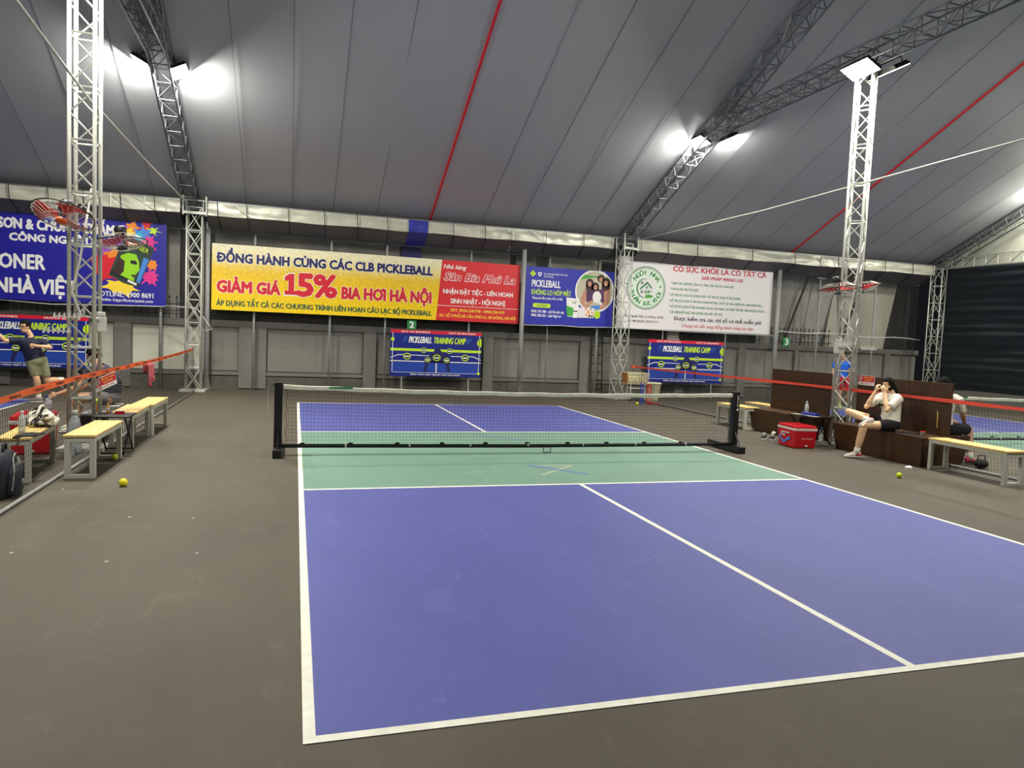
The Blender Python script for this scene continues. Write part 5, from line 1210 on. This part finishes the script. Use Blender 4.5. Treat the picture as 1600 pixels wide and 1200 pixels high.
# patterned bag heap by the left column
t = thing('kit_bag', 'crumpled black and white patterned bag on the bench end by the left column', 'bag', None, (-5.78, -.52, .455), .5)
def heap(mb, rx, ry, h, seed, n=22, m=9):
    vs = []
    for i in range(m+1):
        f_ = i/m; k = math.cos(f_*PI/2)**.6 if i < m else .02
        for j in range(n):
            a = 2*PI*j/n; q = 1+.30*noise.noise(Vector((math.cos(a)*2, math.sin(a)*2, f_*3+seed))); vs.append((rx*k*q*math.cos(a), ry*k*q*math.sin(a), h*f_**.8*(1+.35*noise.noise(Vector((math.cos(a)*1.5, math.sin(a)*1.5, seed))))))
    fs = [(i*n+j, i*n+(j+1) % n, (i+1)*n+(j+1) % n, (i+1)*n+j) for i in range(m) for j in range(n)]+[tuple(reversed(range(n)))]
    return mb.add(vs, fs)
heap(MB(), .17, .30, .16, 2).ob('body', M_camo, t, smooth=True); heap(MB(), .07, .16, .08, 5).xf(Matrix.Translation((.02, -.2, .08))).ob('side_pouch', M_camo, t, smooth=True)
MB().tube([(-.1, -.25, .1), (-.02, -.1, .2), (.05, .1, .19), (.1, .28, .06)], .014, 6).ob('strap', M_whitecl, t, smooth=True)
# shoes by the bench
def loose_shoes(x, y, rz, lab):
    t = thing('sport_shoes', lab, 'shoes', None, (x, y, 0), rz)
    for k in (-.07, .07): shoe(t, (0, k, .085), (.2, k+.02, .085), M_blackcl, M_rubber, 1.0)
    MB().ball((-.02, .08, .12), .04, 10, 8, (1.3, .9, .7)).ob('sock_bundle', M_whitecl, t, smooth=True)
loose_shoes(4.98, 1.24, -2.4, 'black and white sport shoes left of the red cool box')
t = thing('hand_bag', 'dark round bag on the floor under the far pine bench', 'bag', None, (6.50, -1.62, 0)); MB().ball((0, 0, .07), .09, 14, 10, (1.2, 1, .75)).ob('body', M_blackcl, t, smooth=True); MB().tube([(-.08, 0, .1), (-.06, 0, .19), (.06, 0, .19), (.08, 0, .1)], .008, 6).ob('handle', M_blackcl, t)
t = thing('tissue', 'crumpled white tissue on the floor by the right pine bench leg', 'tissue', None, (5.30, -1.50, 0)); heap(MB(), .06, .04, .03, 9, 12, 4).ob('paper', M_white, t, smooth=True)
t = thing('paper_cup', 'small clear cup on the wooden bench right of the woman', 'cup', None, (5.72, -1.30, .435)); MB().lathe([(.028, 0), (.036, .06), (.038, .062), (.034, .058), (.026, .006)], n=16).ob('cup', M_glass, t, smooth=True); MB().lathe([(.038, .058), (.040, .062), (.038, .066), (.01, .066)], n=16).ob('lid', M_red, t)
t = thing('magazine', 'dark folded magazine on the wooden bench beside the woman', 'magazine', None, (5.68, -1.10, .435), .3); MB().box((-.1, -.14, 0), (.1, .14, .010)).ob('pages', M_greycl, t); MB().box((-.102, -.142, .010), (.102, .142, .014)).ob('cover', M_blackpl, t)
# ball cart, baskets and stands at the rear right corner
def basket(t, x0, x1, y0, y1, z0, z1, m, k=.8, nb=7):
    cx, cy = (x0+x1)/2, (y0+y1)/2
    def P4(u, v): 
        f_ = k+(1-k)*v; pts = [(x0, y0), (x1, y0), (x1, y1), (x0, y1)]; i = int(u) % 4; r = u-int(u); a = pts[i]; b = pts[(i+1) % 4]
        x = a[0]+(b[0]-a[0])*r; y = a[1]+(b[1]-a[1])*r; return (cx+(x-cx)*f_, cy+(y-cy)*f_, z0+(z1-z0)*v)
    mb = MB()
    for j in range(nb): mb.tube([P4(i*.999, j/(nb-1)) for i in range(4)], .006 if j < nb-1 else .012, 4, close=True)
    for i in range(28): mb.tube([P4(i/7, 0), P4(i/7, 1)], .006, 4)
    return mb.ob('basket', m, t, kind='stuff')
t = thing('ball_cart', 'cream wire ball cart beside the rear middle column', 'cart', None, (0, 0, 0))
basket(t, 5.58, 6.22, 8.15, 8.5, .48, .78, M_cream, .88)
for x in (5.7, 6.12):
    for y in (8.22, 8.42): MB().tube([(x, y, .48), (x, y, .06)], .012, 6).ob('leg', M_whitepl, t)
for z in (.12, .36): MB().tube([(5.7, 8.22, z), (6.12, 8.22, z), (6.12, 8.42, z), (5.7, 8.42, z)], .009, 5, close=True).ob('frame_rail', M_whitepl, t)
for x in (5.7, 6.12): MB().lathe([(.02, -.012), (.03, -.01), (.03, .01), (.02, .012)], (x, 8.22, .03), 12, 'y').ob('wheel', M_blackpl, t)
MB().box((5.56, 8.2, .50), (5.60, 8.5, .78)).ob('end_board', M_pineedge, t, bevel=.004)
rb = random.Random(4)
for k in range(34):
    x = 5.655+(k % 7)*.078+rb.random()*.002; y = 8.22+((k//7) % 3)*.078; z = .57+(k//21)*.076+rb.random()*.02
    o = MB().ball((0, 0, 0), .037, 10, 7).ob('cart_ball', M_lball if k % 3 else M_cream, None, smooth=True) if k < 1 else o.copy()
    if k: COL.objects.link(o)
    o.location = (x, y, z); tag(o, 'lime ball among those heaped in the cream cart', 'ball', 'balls heaped in the cart')
t = thing('laundry_basket', 'tall cream plastic basket right of the ball cart', 'basket', None); basket(t, 6.24, 6.66, 8.3, 8.62, .02, .50, M_cream, .72, 9)
MB().box((6.22, 8.28, .48), (6.68, 8.64, .52)).ob('rim', M_cream, t, bevel=.01)
def rack(nm, lab, x, y, m, h, foot):
    t = thing(nm, lab, 'rack', 'plastic equipment stands', (x, y, 0))
    for dx in (-.045, .045): MB().tube([(dx, 0, 0), (dx, 0, h)], .011, 6).ob('upright', m, t)
    for k in range(7): z = .06+k*(h-.1)/6; MB().tube([(-.045, 0, z), (.045, 0, z)], .009, 5).ob('rung', m, t)
    for k in range(3): MB().tube([(-.05, -.01-k*.03, .015+k*.018), (foot, -.03-k*.05, .015)], .010, 5).ob('foot_bar', m, t)
rack('equipment_stand', 'blue plastic stand in front of the ball cart', 5.66, 7.45, M_bluepl, .56, -.08)
rack('equipment_stand', 'red plastic stand with long foot in front of the ball cart', 5.84, 7.42, M_red, .54, .28)
# litter on the floor
rl = random.Random(3)
for k, (x, y) in enumerate(((-4.4, -3.0), (-3.9, -3.1), (-4.95, -3.9), (-4.3, -4.2), (-4.75, -5.1), (-5.2, -1.85), (-3.75, -4.1), (-4.6, -6.0))):
    o = heap(MB(), .010+.008*rl.random(), .006, .004, k, 8, 3).ob('paper_scrap', M_white, None); o.location = (x, y, 0); tag(o, 'tiny white paper scrap on the grey floor left of the court', 'litter', 'paper scraps on the floor')
